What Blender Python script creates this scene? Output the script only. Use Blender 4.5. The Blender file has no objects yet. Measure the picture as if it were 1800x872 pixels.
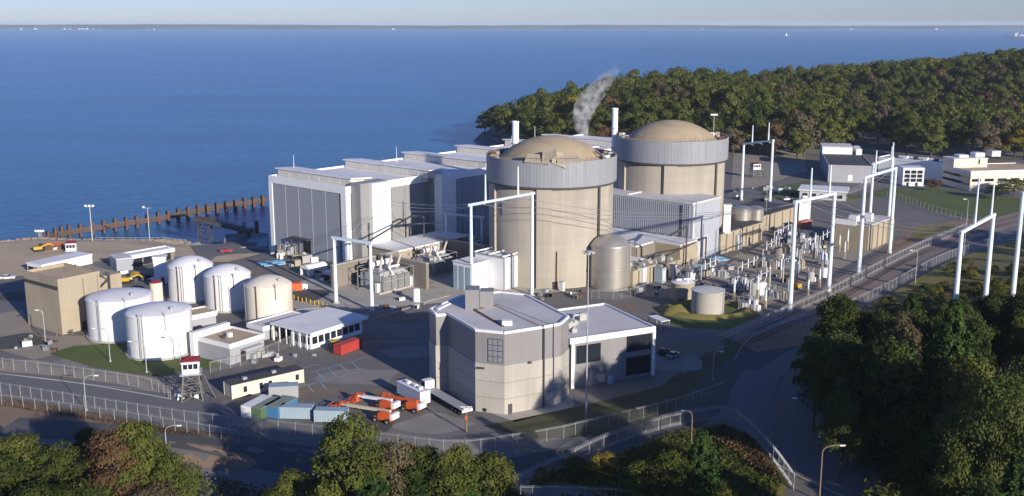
import bpy, bmesh, math, random
import numpy as np
from mathutils import Vector, Matrix
C = bpy.context.scene.collection
R = math.radians
PI = math.pi
# ---------------------------------------------------------------- camera
CAM_H, FPX = 82.0, 1850.0
PITCH = math.atan((436 - 39) / FPX)
cd = bpy.data.cameras.new('camera'); cam = bpy.data.objects.new('camera', cd); C.objects.link(cam)
cam.location = (0, 0, CAM_H); cam.rotation_euler = (PI / 2 - PITCH, 0, 0)
cd.sensor_fit = 'HORIZONTAL'; cd.sensor_width = 36; cd.lens = 36 * FPX / 1800
cd.clip_start = 1; cd.clip_end = 90000
bpy.context.scene.camera = cam
# ---------------------------------------------------------------- light
SUN_EL, SUN_AZ = R(15.8), math.atan2(.57, -.82)      # azimuth clockwise from +Y
w = bpy.data.worlds.new('World'); bpy.context.scene.world = w; w.use_nodes = True
nt = w.node_tree; bg = nt.nodes['Background']
sky = nt.nodes.new('ShaderNodeTexSky'); sky.sky_type = 'NISHITA'; sky.sun_disc = False
sky.sun_elevation = SUN_EL; sky.sun_rotation = SUN_AZ; sky.altitude = 80
sky.air_density = 1.0; sky.dust_density = 0.15; sky.ozone_density = 4.0
tint = nt.nodes.new('ShaderNodeMix'); tint.data_type = 'RGBA'; tint.blend_type = 'MULTIPLY'; tint.inputs[0].default_value = 1; tint.inputs[7].default_value = (.85, .96, 1.52, 1)
nt.links.new(sky.outputs[0], tint.inputs[6]); nt.links.new(tint.outputs[2], bg.inputs[0]); bg.inputs[1].default_value = 0.076
sd = bpy.data.lights.new('sun', 'SUN'); sd.energy = 5.0; sd.angle = R(.5); sd.color = (1, .92, .8)
so = bpy.data.objects.new('sun', sd); C.objects.link(so)
sdir = Vector((math.sin(SUN_AZ) * math.cos(SUN_EL), math.cos(SUN_AZ) * math.cos(SUN_EL), math.sin(SUN_EL)))
so.rotation_euler = (-sdir).to_track_quat('-Z', 'Y').to_euler(); so.location = (200, -200, 300)
vs = bpy.context.scene.view_settings
vs.view_transform = 'Standard'; vs.look = 'None'; vs.exposure = 0.36; vs.gamma = 1
cy = bpy.context.scene.cycles
cy.max_bounces = 6; cy.diffuse_bounces = 3; cy.glossy_bounces = 3; cy.transparent_max_bounces = 16; cy.volume_bounces = 3
cy.use_denoising = True
# ---------------------------------------------------------------- survey helpers (measurements of the photograph -> site coordinates)
cp, sp = math.cos(PITCH), math.sin(PITCH)
def G(px, py, z=0.0):
    u = (436 - py) / FPX
    d = ((px - 900) / FPX, cp + u * sp, -sp + u * cp)
    t = (z - CAM_H) / d[2]
    return (d[0] * t, d[1] * t)
def Ht(py, y):                                       # height of an image row at ground distance y
    u = (436 - py) / FPX
    return CAM_H + (-sp + u * cp) / (cp + u * sp) * y
def PM(y, z=0): return FPX / (y * cp + (CAM_H - z) * sp)  # photo pixels per metre
UX, UY = .65, .76                                    # along the row of reactors; V across it, towards the switchyard
FRX, FRY = -56.4, 353.2                              # near right corner of the turbine hall
def W(u, v): return (FRX + u * UX + v * UY, FRY + u * UY - v * UX)
SITE_RZ = math.atan2(-UX, UY)                        # local x = v, local y = u
# ---------------------------------------------------------------- mesh builder
class MB:
    def __init__(s): s.v = []; s.f = []; s.m = []
    def _a(s, vs, fs, mi=0):
        n = len(s.v); s.v += [tuple(p) for p in vs]
        for f in fs: s.f.append([n + i for i in f]); s.m.append(mi)
        return s
    def box(s, x0, x1, y0, y1, z0, z1, mi=0):
        return s._a([(x0,y0,z0),(x1,y0,z0),(x1,y1,z0),(x0,y1,z0),(x0,y0,z1),(x1,y0,z1),(x1,y1,z1),(x0,y1,z1)],
                    [(0,3,2,1),(4,5,6,7),(0,1,5,4),(1,2,6,5),(2,3,7,6),(3,0,4,7)], mi)
    def bar(s, a, b, w, h=None, mi=0):               # box beam between two points
        h = h or w; a = Vector(a); b = Vector(b); d = (b - a).normalized()
        up = Vector((0,0,1)) if abs(d.z) < .95 else Vector((1,0,0))
        x = d.cross(up).normalized() * w / 2; y = x.cross(d).normalized() * h / 2
        P = [a-x-y, a+x-y, a+x+y, a-x+y, b-x-y, b+x-y, b+x+y, b-x+y]
        return s._a(P, [(0,1,2,3),(7,6,5,4),(0,4,5,1),(1,5,6,2),(2,6,7,3),(3,7,4,0)], mi)
    def tube(s, a, b, r0, r1=None, n=8, mi=0, cap=True):
        r1 = r0 if r1 is None else r1; a = Vector(a); b = Vector(b); d = (b - a).normalized()
        up = Vector((0,0,1)) if abs(d.z) < .95 else Vector((1,0,0))
        x = d.cross(up).normalized(); y = x.cross(d).normalized()
        P = []; 
        for q, r in ((a, r0), (b, r1)):
            for i in range(n):
                t = 2*PI*i/n; P.append(q + x*(r*math.cos(t)) - y*(r*math.sin(t)))
        F = [(i, (i+1) % n, n+(i+1) % n, n+i) for i in range(n)]
        if cap: F += [tuple(range(n))[::-1], tuple(range(n, 2*n))]
        return s._a(P, F, mi)
    def lathe(s, prof, n=32, cx=0, cy=0, mi=0, a0=0, a1=2*PI, rib=0):
        full = abs(a1 - a0 - 2*PI) < 1e-6; k = n if full else n + 1; P = []
        for (r, z) in prof:
            for i in range(k):
                t = a0 + (a1-a0)*i/n; rr = r + (rib if i % 2 else 0) if r > 0 else r
                P.append((cx + rr*math.cos(t), cy + rr*math.sin(t), z))
        F = []
        for j in range(len(prof)-1):
            for i in range(n):
                i2 = (i+1) % k
                F.append((j*k+i, j*k+i2, (j+1)*k+i2, (j+1)*k+i))
        return s._a(P, F, mi)
    def prism(s, poly, z0, z1, mi=0, mt=None):
        a = sum(poly[i][0]*poly[(i+1)%len(poly)][1]-poly[(i+1)%len(poly)][0]*poly[i][1] for i in range(len(poly)))
        if a < 0: poly = poly[::-1]
        n = len(poly); P = [(p[0],p[1],z0) for p in poly] + [(p[0],p[1],z1) for p in poly]
        s._a(P, [(i,(i+1)%n,n+(i+1)%n,n+i) for i in range(n)] + [tuple(range(n))[::-1]], mi)
        b = len(s.v) - n
        s.f.append([b+i for i in range(n)]); s.m.append(mi if mt is None else mt)
        return s
    def gable(s, x0, x1, y0, y1, z0, z1, mi=0):      # ridge along y
        xm = (x0+x1)/2
        return s._a([(x0,y0,z0),(x1,y0,z0),(xm,y0,z1),(x0,y1,z0),(x1,y1,z0),(xm,y1,z1)],
                    [(0,1,2),(5,4,3),(0,2,5,3),(1,4,5,2),(0,3,4,1)], mi)
    def quad(s, a, b, c, d, mi=0): return s._a([a,b,c,d], [(0,1,2,3)], mi)
    def ring(s, poly, t, z0, z1, mi=0):              # wall of thickness t inside a closed polygon
        n = len(poly); cx = sum(p[0] for p in poly)/n; cyy = sum(p[1] for p in poly)/n
        for i in range(n):
            a = poly[i]; b = poly[(i+1)%n]; d = Vector((b[0]-a[0], b[1]-a[1])); L = d.length
            if L < 1e-6: continue
            d /= L; nn = Vector((-d.y, d.x))
            if nn.dot(Vector((cx-a[0], cyy-a[1]))) < 0: nn = -nn
            q = [(a[0],a[1]), (b[0]-d.x*t*.98,b[1]-d.y*t*.98), (b[0]-d.x*t*.98+nn.x*t,b[1]-d.y*t*.98+nn.y*t), (a[0]+nn.x*t,a[1]+nn.y*t)]
            s.prism(q, z0, z1, mi)
        return s
    def mesh(s, name, mats, smooth=False):
        me = bpy.data.meshes.new(name); me.from_pydata(s.v, [], s.f)
        for m in (mats if isinstance(mats, (list, tuple)) else [mats]): me.materials.append(m)
        if any(s.m): me.polygons.foreach_set('material_index', s.m)
        if smooth: me.polygons.foreach_set('use_smooth', [True]*len(s.f))
        me.update(); return me
    def build(s, name, mats, parent=None, smooth=False, **kw):
        return inst(name, s.mesh(name, mats, smooth), parent, **kw)
def inst(name, me, parent=None, loc=None, rz=0, sc=None, label=None, cat=None, group=None, kind=None):
    o = bpy.data.objects.new(name, me); C.objects.link(o); o.parent = parent
    if loc is not None: o.location = loc
    if rz: o.rotation_euler.z = rz
    if sc is not None: o.scale = (sc, sc, sc) if isinstance(sc, (int, float)) else sc
    return tag(o, label, cat, group, kind)
def tag(o, label=None, cat=None, group=None, kind=None):
    for k, v in (('label', label), ('category', cat), ('group', group), ('kind', kind)):
        if v: o[k] = v
    return o
def thing(name, label, cat, loc=(0,0,0), rz=0, group=None):
    if len(loc) == 2: loc = (loc[0], loc[1], hgt(*loc))
    o = bpy.data.objects.new(name, None); C.objects.link(o); o.empty_display_size = 1
    o.location = loc; o.rotation_euler = (0, 0, rz)
    return tag(o, label, cat, group)
def dup(root, loc=None, rz=None, label=None, group=None):
    def cpy(o, par):
        c = o.copy(); C.objects.link(c); c.parent = par
        for ch in KIDS.get(o.name) or [x for x in o.children]: cpy(ch, c)
        return c
    r = cpy(root, None)
    if loc is not None: r.location = loc if len(loc) == 3 else (loc[0], loc[1], hgt(*loc))
    if rz is not None: r.rotation_euler.z = rz
    return tag(r, label, None, group)
KIDS = {}
def struct(name, mb, m, **kw): return mb.build(name, m, kind='structure', **kw)
# ---------------------------------------------------------------- materials
def pm(name, c, rough=.75, var=.12, scale=.25, streak=0, metal=0, bump=0, bands=0, dirt=None, dirt_amt=0, spec=.3, scale2=None):
    m = bpy.data.materials.new(name); m.use_nodes = True; t = m.node_tree; N = t.nodes; L = t.links
    b = N['Principled BSDF']; b.inputs['Roughness'].default_value = rough; b.inputs['Metallic'].default_value = metal
    b.inputs['Specular IOR Level'].default_value = spec
    tc = N.new('ShaderNodeTexCoord')
    def noise(sc, det, vec=None):
        n = N.new('ShaderNodeTexNoise'); n.inputs['Scale'].default_value = sc; n.inputs['Detail'].default_value = det
        L.new(vec or tc.outputs['Object'], n.inputs['Vector']); return n.outputs['Fac']
    def math_(op, a, bb):
        n = N.new('ShaderNodeMath'); n.operation = op
        for i, q in enumerate((a, bb)):
            if isinstance(q, (int, float)): n.inputs[i].default_value = q
            else: L.new(q, n.inputs[i])
        return n.outputs[0]
    f = math_('ADD', math_('MULTIPLY', noise(scale, 5), var*2.2), math_('MULTIPLY', noise(scale2 or scale*9, 3), var*1.0))
    f = math_('ADD', math_('SUBTRACT', f, var*1.6), 1.0)
    if streak:
        mp = N.new('ShaderNodeMapping'); mp.inputs['Scale'].default_value = (1.1, 1.1, .05); L.new(tc.outputs['Object'], mp.inputs[0])
        f = math_('ADD', f, math_('MULTIPLY', math_('SUBTRACT', noise(1.0, 4, mp.outputs[0]), .5), streak*2))
    if bands:
        mp = N.new('ShaderNodeMapping'); mp.inputs['Scale'].default_value = (.01, .01, .45); L.new(tc.outputs['Object'], mp.inputs[0])
        f = math_('ADD', f, math_('MULTIPLY', math_('SUBTRACT', noise(1.0, 3, mp.outputs[0]), .5), bands*2))
    mx = N.new('ShaderNodeMix'); mx.data_type = 'RGBA'; mx.blend_type = 'MULTIPLY'; mx.inputs[0].default_value = 1
    mx.inputs[6].default_value = (*c, 1)
    cb = N.new('ShaderNodeCombineColor'); [L.new(f, cb.inputs[i]) for i in range(3)]
    L.new(cb.outputs[0], mx.inputs[7]); col = mx.outputs[2]
    if dirt:
        mp = N.new('ShaderNodeMapping'); mp.inputs['Scale'].default_value = (1, 1, .25); L.new(tc.outputs['Object'], mp.inputs[0])
        cr = N.new('ShaderNodeValToRGB'); cr.color_ramp.elements[0].position = .52; cr.color_ramp.elements[1].position = .75
        L.new(noise(scale*1.7, 6, mp.outputs[0]), cr.inputs[0])
        m2 = N.new('ShaderNodeMix'); m2.data_type = 'RGBA'; L.new(math_('MULTIPLY', cr.outputs[0], dirt_amt), m2.inputs[0])
        L.new(col, m2.inputs[6]); m2.inputs[7].default_value = (*dirt, 1); col = m2.outputs[2]
    L.new(col, b.inputs['Base Color'])
    if bump:
        bp = N.new('ShaderNodeBump'); bp.inputs['Strength'].default_value = bump; bp.inputs['Distance'].default_value = .15
        L.new(noise(scale*12, 4), bp.inputs['Height']); L.new(bp.outputs[0], b.inputs['Normal'])
    return m
M = {}
M['white'] = pm('white_metal', (.76,.75,.73), .5, .07, .15, streak=.06, dirt=(.42,.36,.28), dirt_amt=.22)
M['white_clean'] = pm('white_paint', (.8,.8,.79), .45, .04, .3, streak=.04)
M['tank_white'] = pm('tank_white', (.7,.7,.69), .5, .04, .12, streak=.07, dirt=(.45,.38,.29), dirt_amt=.2)
M['tank_cream'] = pm('tank_cream', (.68,.62,.52), .55, .06, .12, streak=.1, dirt=(.4,.26,.14), dirt_amt=.35)
M['roof_white'] = pm('roof_white', (.72,.71,.71), .7, .1, .08, dirt=(.4,.37,.33), dirt_amt=.4)
M['roof_grey'] = pm('roof_grey', (.58,.555,.535), .8, .1, .08, dirt=(.3,.27,.25), dirt_amt=.4)
M['roof_tan'] = pm('roof_tan', (.5,.37,.24), .9, .14, .15, dirt=(.25,.2,.15), dirt_amt=.4)
M['roof_dark'] = pm('roof_dark', (.07,.065,.065), .8, .2, .2)
M['panel'] = pm('panel_grey', (.3,.315,.345), .55, .06, .1, streak=.07)
M['panel_light'] = pm('panel_light', (.5,.495,.485), .55, .06, .1, streak=.06)
M['metal_wall'] = pm('metal_wall', (.24,.23,.23), .5, .08, .12, streak=.12, dirt=(.17,.15,.13), dirt_amt=.25)
M['hall_side'] = pm('hall_side', (.26,.26,.255), .55, .07, .1, streak=.08, dirt=(.26,.24,.2), dirt_amt=.3)
M['monitor_face'] = pm('monitor_face', (.62,.585,.52), .7, .08, .15, streak=.1, dirt=(.4,.34,.26), dirt_amt=.35)
M['weathered'] = pm('weathered_steel', (.15,.145,.14), .7, .2, .4)
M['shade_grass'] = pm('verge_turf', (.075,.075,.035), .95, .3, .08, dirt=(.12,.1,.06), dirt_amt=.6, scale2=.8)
M['pile_rust'] = pm('rusty_pile', (.13,.075,.06), .9, .25, .5)
M['aux_grey'] = pm('aux_panel', (.36,.38,.42), .5, .06, .12, streak=.1)
M['skirt'] = pm('galvanised_skirt', (.255,.262,.28), .6, .12, .1, streak=.22, metal=0)
M['galv'] = pm('galvanised', (.4,.41,.42), .5, .12, .3, metal=.3)
M['steel_tank'] = pm('bare_steel', (.46,.43,.38), .38, .16, .15, streak=.12, metal=.6, bands=.1)
M['concrete'] = pm('concrete', (.4,.375,.335), .9, .1, .12, streak=.1, bands=.07, dirt=(.22,.19,.15), dirt_amt=.35)
M['dome_wall'] = pm('dome_wall', (.38,.34,.275), .9, .07, .06, streak=.14, bands=.12, dirt=(.2,.165,.125), dirt_amt=.5)
M['dome_roof'] = pm('dome_roof', (.4,.315,.205), .9, .12, .1, streak=.1, dirt=(.24,.185,.125), dirt_amt=.55)
M['beige'] = pm('beige_wall', (.36,.305,.22), .85, .08, .12, streak=.12, bands=.04, dirt=(.24,.19,.13), dirt_amt=.3)
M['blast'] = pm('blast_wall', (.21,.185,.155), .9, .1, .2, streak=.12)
M['grey_wall'] = pm('grey_wall', (.34,.34,.36), .7, .06, .2, streak=.05)
M['dark'] = pm('dark_void', (.018,.02,.024), .8, .1, .5)
M['glass'] = pm('window_glass', (.02,.025,.035), .12, .05, .5, spec=.6)
M['rust'] = pm('rusty_steel', (.12,.065,.04), .85, .25, .5)
M['brown_pile'] = pm('timber_pile', (.1,.068,.055), .9, .25, .4)
M['red'] = pm('red_paint', (.4,.05,.04), .5, .12, .4, dirt=(.2,.05,.03), dirt_amt=.4)
M['maroon'] = pm('maroon_roof', (.25,.03,.045), .6, .1, .6)
M['orange'] = pm('orange_paint', (.6,.11,.03), .4, .12, .6)
M['yellow'] = pm('yellow_paint', (.5,.31,.03), .45, .12, .6)
M['cream'] = pm('cream_paint', (.66,.6,.48), .5, .08, .4, dirt=(.35,.28,.2), dirt_amt=.25)
M['boom_cream'] = pm('boom_cream', (.55,.48,.34), .5, .1, .4)
M['green'] = pm('green_paint', (.09,.15,.08), .6, .15, .4)
M['roof_green'] = pm('green_grey_roof', (.22,.25,.19), .7, .15, .4)
M['blue'] = pm('blue_paint', (.06,.19,.36), .5, .12, .4)
M['blue_tarp'] = pm('blue_tarp', (.22,.45,.58), .6, .2, .4)
M['bluegrey'] = pm('bluegrey_paint', (.3,.38,.43), .55, .12, .4)
M['black'] = pm('black_rubber', (.02,.02,.02), .8, .1, 1)
M['tyre'] = M['black']
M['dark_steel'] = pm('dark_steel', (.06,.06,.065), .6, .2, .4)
M['insulator'] = pm('porcelain', (.5,.45,.4), .3, .1, .5)
M['equip'] = pm('equipment_grey', (.38,.38,.37), .5, .12, .4, dirt=(.3,.24,.18), dirt_amt=.4)
M['wood'] = pm('weathered_pole', (.2,.15,.11), .9, .2, .5)
M['wire'] = pm('aluminium_wire', (.45,.46,.48), .4, .05, 1, metal=.5)
M['fence_post'] = pm('fence_post', (.42,.42,.41), .5, .1, 1, metal=.3)
M['asphalt'] = pm('asphalt', (.16,.15,.14), .9, .22, .035, bump=.1, dirt=(.22,.19,.155), dirt_amt=.6, scale2=.5)
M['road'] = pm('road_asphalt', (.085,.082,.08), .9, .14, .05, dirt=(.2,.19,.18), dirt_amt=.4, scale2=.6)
M['road_pale'] = pm('road_pale', (.15,.148,.15), .9, .14, .05, dirt=(.19,.17,.15), dirt_amt=.4, scale2=.6)
M['gravel'] = pm('gravel', (.3,.255,.2), .95, .2, .05, bump=.3, dirt=(.36,.28,.2), dirt_amt=.5, scale2=.9)
M['apron'] = pm('tan_apron', (.46,.36,.24), .95, .18, .04, dirt=(.2,.17,.13), dirt_amt=.5, scale2=.8)
M['concrete_pad'] = pm('concrete_pad', (.4,.37,.31), .9, .14, .1, dirt=(.17,.15,.13), dirt_amt=.5)
M['soil'] = pm('bare_soil', (.24,.165,.11), .95, .2, .08, dirt=(.09,.065,.045), dirt_amt=.5, bump=.3)
M['ballast'] = pm('ballast', (.26,.2,.165), .95, .25, .08, dirt=(.2,.15,.11), dirt_amt=.5, bump=.3, scale2=1.1)
M['grass'] = pm('lawn', (.09,.12,.032), .95, .25, .06, dirt=(.13,.12,.045), dirt_amt=.6, scale2=.8)
M['rough_grass'] = pm('rough_grass', (.2,.175,.05), .95, .3, .06, dirt=(.16,.1,.04), dirt_amt=.7, scale2=.7)
M['line'] = pm('painted_line', (.27,.35,.4), .7, .2, .8)
M['rock'] = pm('riprap_rock', (.26,.21,.17), .95, .25, .3, bump=.4)
def leaf_mat(name, c1, c2, c3):
    m = bpy.data.materials.new(name); m.use_nodes = True; t = m.node_tree; N = t.nodes; L = t.links
    N.remove(N['Principled BSDF'])
    at = N.new('ShaderNodeAttribute'); at.attribute_name = 'tint'; oi = N.new('ShaderNodeObjectInfo')
    ad = N.new('ShaderNodeMath'); ad.operation = 'MULTIPLY_ADD'; ad.inputs[1].default_value = .45
    L.new(oi.outputs['Random'], ad.inputs[0])
    ml = N.new('ShaderNodeMath'); ml.operation = 'MULTIPLY'; ml.inputs[1].default_value = .55
    L.new(at.outputs['Fac'], ml.inputs[0]); L.new(ml.outputs[0], ad.inputs[2])
    cr = N.new('ShaderNodeValToRGB'); e = cr.color_ramp.elements; e[0].position = .1; e[0].color = (*c1, 1); e[1].position = .9; e[1].color = (*c3, 1)
    k = e.new(.5); k.color = (*c2, 1); L.new(ad.outputs[0], cr.inputs[0])
    d = N.new('ShaderNodeBsdfDiffuse'); tr = N.new('ShaderNodeBsdfTranslucent'); mx = N.new('ShaderNodeMixShader'); mx.inputs[0].default_value = .16
    L.new(cr.outputs[0], d.inputs[0]); L.new(cr.outputs[0], tr.inputs[0])
    L.new(d.outputs[0], mx.inputs[1]); L.new(tr.outputs[0], mx.inputs[2]); L.new(mx.outputs[0], N['Material Output'].inputs[0])
    return m
LEAF = dict(
    green=leaf_mat('leaf_green', (.034,.048,.014), (.072,.09,.022), (.12,.138,.034)),
    olive=leaf_mat('leaf_olive', (.04,.052,.014), (.08,.094,.024), (.135,.142,.034)),
    gold=leaf_mat('leaf_gold', (.12,.1,.018), (.19,.155,.028), (.26,.2,.035)),
    rust=leaf_mat('leaf_rust', (.08,.048,.026), (.13,.078,.042), (.17,.11,.055)),
    deep=leaf_mat('leaf_shaded', (.026,.042,.015), (.056,.08,.023), (.1,.118,.035)),  # leaf green darkened to stand for the shade in the right-hand wood
    pine=leaf_mat('needle_green', (.022,.044,.016), (.048,.088,.025), (.09,.138,.034)),
    brown=leaf_mat('leaf_brown', (.07,.06,.036), (.11,.09,.052), (.15,.125,.07)))
M['bark'] = pm('bark', (.1,.08,.065), .95, .25, .8)
def fence_mat():
    m = bpy.data.materials.new('chain_link'); m.use_nodes = True; t = m.node_tree; N = t.nodes; L = t.links
    b = N['Principled BSDF']; b.inputs['Base Color'].default_value = (.4,.41,.42,1); b.inputs['Roughness'].default_value = .5
    b.inputs['Alpha'].default_value = .08; return m
M['mesh'] = fence_mat()
# ---------------------------------------------------------------- ground
SEA = -11.0
def Gs(px, py): return G(px, py, SEA)
SHORE = [(-2500, 300), Gs(-400, 476), Gs(-100, 458), Gs(0, 449), Gs(60, 438), Gs(110, 440), Gs(170, 442), Gs(250, 443), Gs(335, 442), Gs(352, 452), Gs(390, 446), Gs(462, 434),
         W(14, -60), W(190, -62), W(240, -60), (18, 690), (-16, 780), (-30, 845), (-16, 930), (60, 1080), (240, 1290), (700, 1560), (2500, 2300), (6500, 2600), (6500, -2500), (-2500, -2500)]
def _ss(x, a, b):
    t = np.clip((x - a) / (b - a), 0, 1); return t * t * (3 - 2 * t)
def shore_dist(x, y):
    d = np.full(x.shape, 1e9); ins = np.zeros(x.shape, bool); n = len(SHORE)
    for i in range(n):
        ax, ay = SHORE[i]; bx, by = SHORE[(i+1) % n]; ex, ey = bx-ax, by-ay
        t = np.clip(((x-ax)*ex + (y-ay)*ey) / (ex*ex+ey*ey), 0, 1)
        d = np.minimum(d, np.hypot(x-ax-t*ex, y-ay-t*ey))
        c = ((ay > y) != (by > y)) & (x < ex*(y-ay)/(ey if abs(ey) > 1e-9 else 1e-9) + ax); ins ^= c
    return np.where(ins, d, -d)
def _t(*a): return np.array([(p - 900) / 1850. for p in a])
RA = (_t(780, 850, 900, 930, 1000, 1060, 1200, 1330, 1400, 1470, 1530, 2500), np.array([-8, -8, -7, 0, 4, 6, 17, 15, 9, 2, -1, -1.]))
RB = (_t(780, 900, 1060, 1200, 1280, 1340, 1370, 1480, 1560, 1680, 1790, 2500), np.array([-8, -7, 5, 11, 7, 7, 10, 17, 20, 26, 33, 37.]))
def hgt_np(x, y):
    x = np.asarray(x, float); y = np.asarray(y, float); d = shore_dist(x, y)
    z = -15 + 5*_ss(d, -6, 0) + 5*_ss(d, 0, 3.5) + 5*_ss(d, 4, 34)
    t = x / np.maximum(y, 50.)
    y0 = np.interp(t, [-.1, .12, .2, .3, .335], [690, 640, 660, 650, 680]); y1 = np.interp(t, [-.1, .12, .2, .3, .335], [800, 780, 770, 770, 780])
    k = _ss(y, 830, 985)
    z = z + (np.interp(t, *RA)*_ss(y, y0, y1)*(1-k) + np.interp(t, *RB)*k) * _ss(d, 0, 30) * (1 - .5*_ss(y, 1080, 1320))
    # knoll under the right-hand pylons and rough ground below it
    z = z + 6*np.exp(-(((x-178)/38.)**2 + ((y-318)/40.)**2)) + 5*_ss(x, 95, 175)*_ss(y, 120, 170)*(1-_ss(y, 270, 320))
    # foreground bank left of the road
    z = z + 2.0*_ss(x, -18, -60)*0 - 2.2*_ss(-y, -196, -186)*_ss(-x, -40, 10)
    return z
def hgt(x, y): return float(hgt_np(np.array([x]), np.array([y]))[0])
def axis(lo, hi, st, far_lo, far_hi):
    a = list(np.arange(lo, hi + .1, st)); s = st
    while a[-1] < far_hi: s *= 1.35; a.append(a[-1] + s)
    s = st
    while a[0] > far_lo: s *= 1.35; a.insert(0, a[0] - s)
    return np.array(a)
def grid_obj(name, xs, ys, zf, m, **kw):
    X, Y = np.meshgrid(xs, ys); Z = zf(X, Y); nx, ny = len(xs), len(ys)
    me = bpy.data.meshes.new(name); V = np.stack([X, Y, Z], -1).reshape(-1, 3)
    i = (np.arange(ny-1)[:, None]*nx + np.arange(nx-1)[None, :]).ravel()
    F = np.stack([i, i+1, i+nx+1, i+nx], -1)
    fill(me, V, F); me.materials.append(m); me.polygons.foreach_set('use_smooth', [True]*len(F))
    return inst(name, me, **kw)
def fill(me, V, F):
    n, k = F.shape
    me.vertices.add(len(V)); me.vertices.foreach_set('co', np.asarray(V, np.float32).ravel())
    me.loops.add(n*k); me.loops.foreach_set('vertex_index', F.astype(np.int32).ravel())
    me.polygons.add(n); me.polygons.foreach_set('loop_start', np.arange(0, n*k, k, dtype=np.int32))
    me.polygons.foreach_set('loop_total', np.full(n, k, np.int32)); me.update(calc_edges=True)
grid_obj('ground', axis(-330, 700, 6, -2600, 6000), axis(110, 1300, 6, -1500, 2600), hgt_np, M['asphalt'], kind='structure')
def sheet(name, poly, m, dz=.03, n=None, kind='structure', **kw):   # a patch laid on the ground, fine enough to follow it
    bm = bmesh.new(); vs_ = [bm.verts.new((p[0], p[1], 0)) for p in poly]; f = bm.faces.new(vs_)
    bmesh.ops.triangulate(bm, faces=[f])
    for _ in range(9):
        es = [e for e in bm.edges if e.calc_length() > (n or 9)]
        if not es: break
        bmesh.ops.subdivide_edges(bm, edges=es, cuts=1); bmesh.ops.triangulate(bm, faces=bm.faces[:])
    for v in bm.verts: v.co.z = hgt(v.co.x, v.co.y) + dz
    bmesh.ops.recalc_face_normals(bm, faces=bm.faces[:])
    if sum(f.normal.z for f in bm.faces) < 0: bmesh.ops.reverse_faces(bm, faces=bm.faces[:])
    me = bpy.data.meshes.new(name); bm.to_mesh(me); bm.free(); me.materials.append(m)
    return inst(name, me, kind=kind, **kw)
def path_pts(pts, step):
    out = []
    for (a, b) in zip(pts, pts[1:]):
        L = math.dist(a, b); k = max(1, round(L/step))
        out += [(a[0]+(b[0]-a[0])*i/k, a[1]+(b[1]-a[1])*i/k) for i in range(k)]
    return out + [pts[-1]]
def smooth_path(pts, it=2):
    for _ in range(it):
        q = [pts[0]]
        for a, b in zip(pts, pts[1:]): q += [(a[0]*.75+b[0]*.25, a[1]*.75+b[1]*.25), (a[0]*.25+b[0]*.75, a[1]*.25+b[1]*.75)]
        pts = q + [pts[-1]]
    return pts
def ribbon(name, pts, wid, m, dz=.05, kerb=None, z=None, **kw):
    pts = path_pts(pts, 4); mb = MB(); L = len(pts); P = []
    for i, p in enumerate(pts):
        a = pts[max(0,i-1)]; b = pts[min(L-1,i+1)]; d = Vector((b[0]-a[0], b[1]-a[1])).normalized(); n = Vector((-d.y, d.x))*wid/2
        for s in (1, .33, -.33, -1):
            x, y = p[0]+n.x*s, p[1]+n.y*s; P.append((x, y, (hgt(x, y) if z is None else z) + dz))
    F = [(4*i+k, 4*i+k+1, 4*i+k+5, 4*i+k+4) for i in range(L-1) for k in range(3)]
    mb._a(P, F, 0)
    return mb.build(name, m, kind=kw.pop('kind', 'structure'), **kw)
def P0(*a): return [G(*p) for p in a]
# sea
def sea_mat():
    m = bpy.data.materials.new('sea_water'); m.use_nodes = True; t = m.node_tree; N = t.nodes; L = t.links; b = N['Principled BSDF']
    b.inputs['Roughness'].default_value = .28; b.inputs['IOR'].default_value = 1.33
    tc = N.new('ShaderNodeTexCoord'); mp = N.new('ShaderNodeMapping'); mp.inputs['Scale'].default_value = (1, 1.6, 1); L.new(tc.outputs['Object'], mp.inputs[0])
    def nz(sc, det, vec=mp.outputs[0]):
        n = N.new('ShaderNodeTexNoise'); n.inputs['Scale'].default_value = sc; n.inputs['Detail'].default_value = det; n.inputs['Roughness'].default_value = .62; L.new(vec, n.inputs['Vector']); return n
    ms = N.new('ShaderNodeMapping'); ms.inputs['Scale'].default_value = (1, 3.5, 1); ms.inputs['Rotation'].default_value = (0, 0, .5); L.new(tc.outputs['Object'], ms.inputs[0])
    n1 = nz(.16, 8); n2 = nz(.0022, 8, ms.outputs[0])
    mw = N.new('ShaderNodeMath'); mw.operation = 'MULTIPLY_ADD'; mw.inputs[1].default_value = .6; L.new(n1.outputs['Fac'], mw.inputs[0])
    m2 = N.new('ShaderNodeMath'); m2.operation = 'MULTIPLY'; m2.inputs[1].default_value = .4; L.new(n2.outputs['Fac'], m2.inputs[0]); L.new(m2.outputs[0], mw.inputs[2])
    cr = N.new('ShaderNodeValToRGB'); e = cr.color_ramp.elements; e[0].position = .41; e[0].color = (.006,.072,.17,1); e[1].position = .6; e[1].color = (.028,.155,.32,1)
    L.new(mw.outputs[0], cr.inputs[0]); L.new(cr.outputs[0], b.inputs['Base Color'])
    bp = N.new('ShaderNodeBump'); bp.inputs['Strength'].default_value = 1; bp.inputs['Distance'].default_value = 1.1
    L.new(n1.outputs['Fac'], bp.inputs['Height']); L.new(bp.outputs[0], b.inputs['Normal'])
    return m
grid_obj('sea', np.linspace(-20000, 20000, 81), np.linspace(-2800, 16000, 60), lambda X, Y: np.full(X.shape, SEA), sea_mat(), kind='structure')
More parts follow.
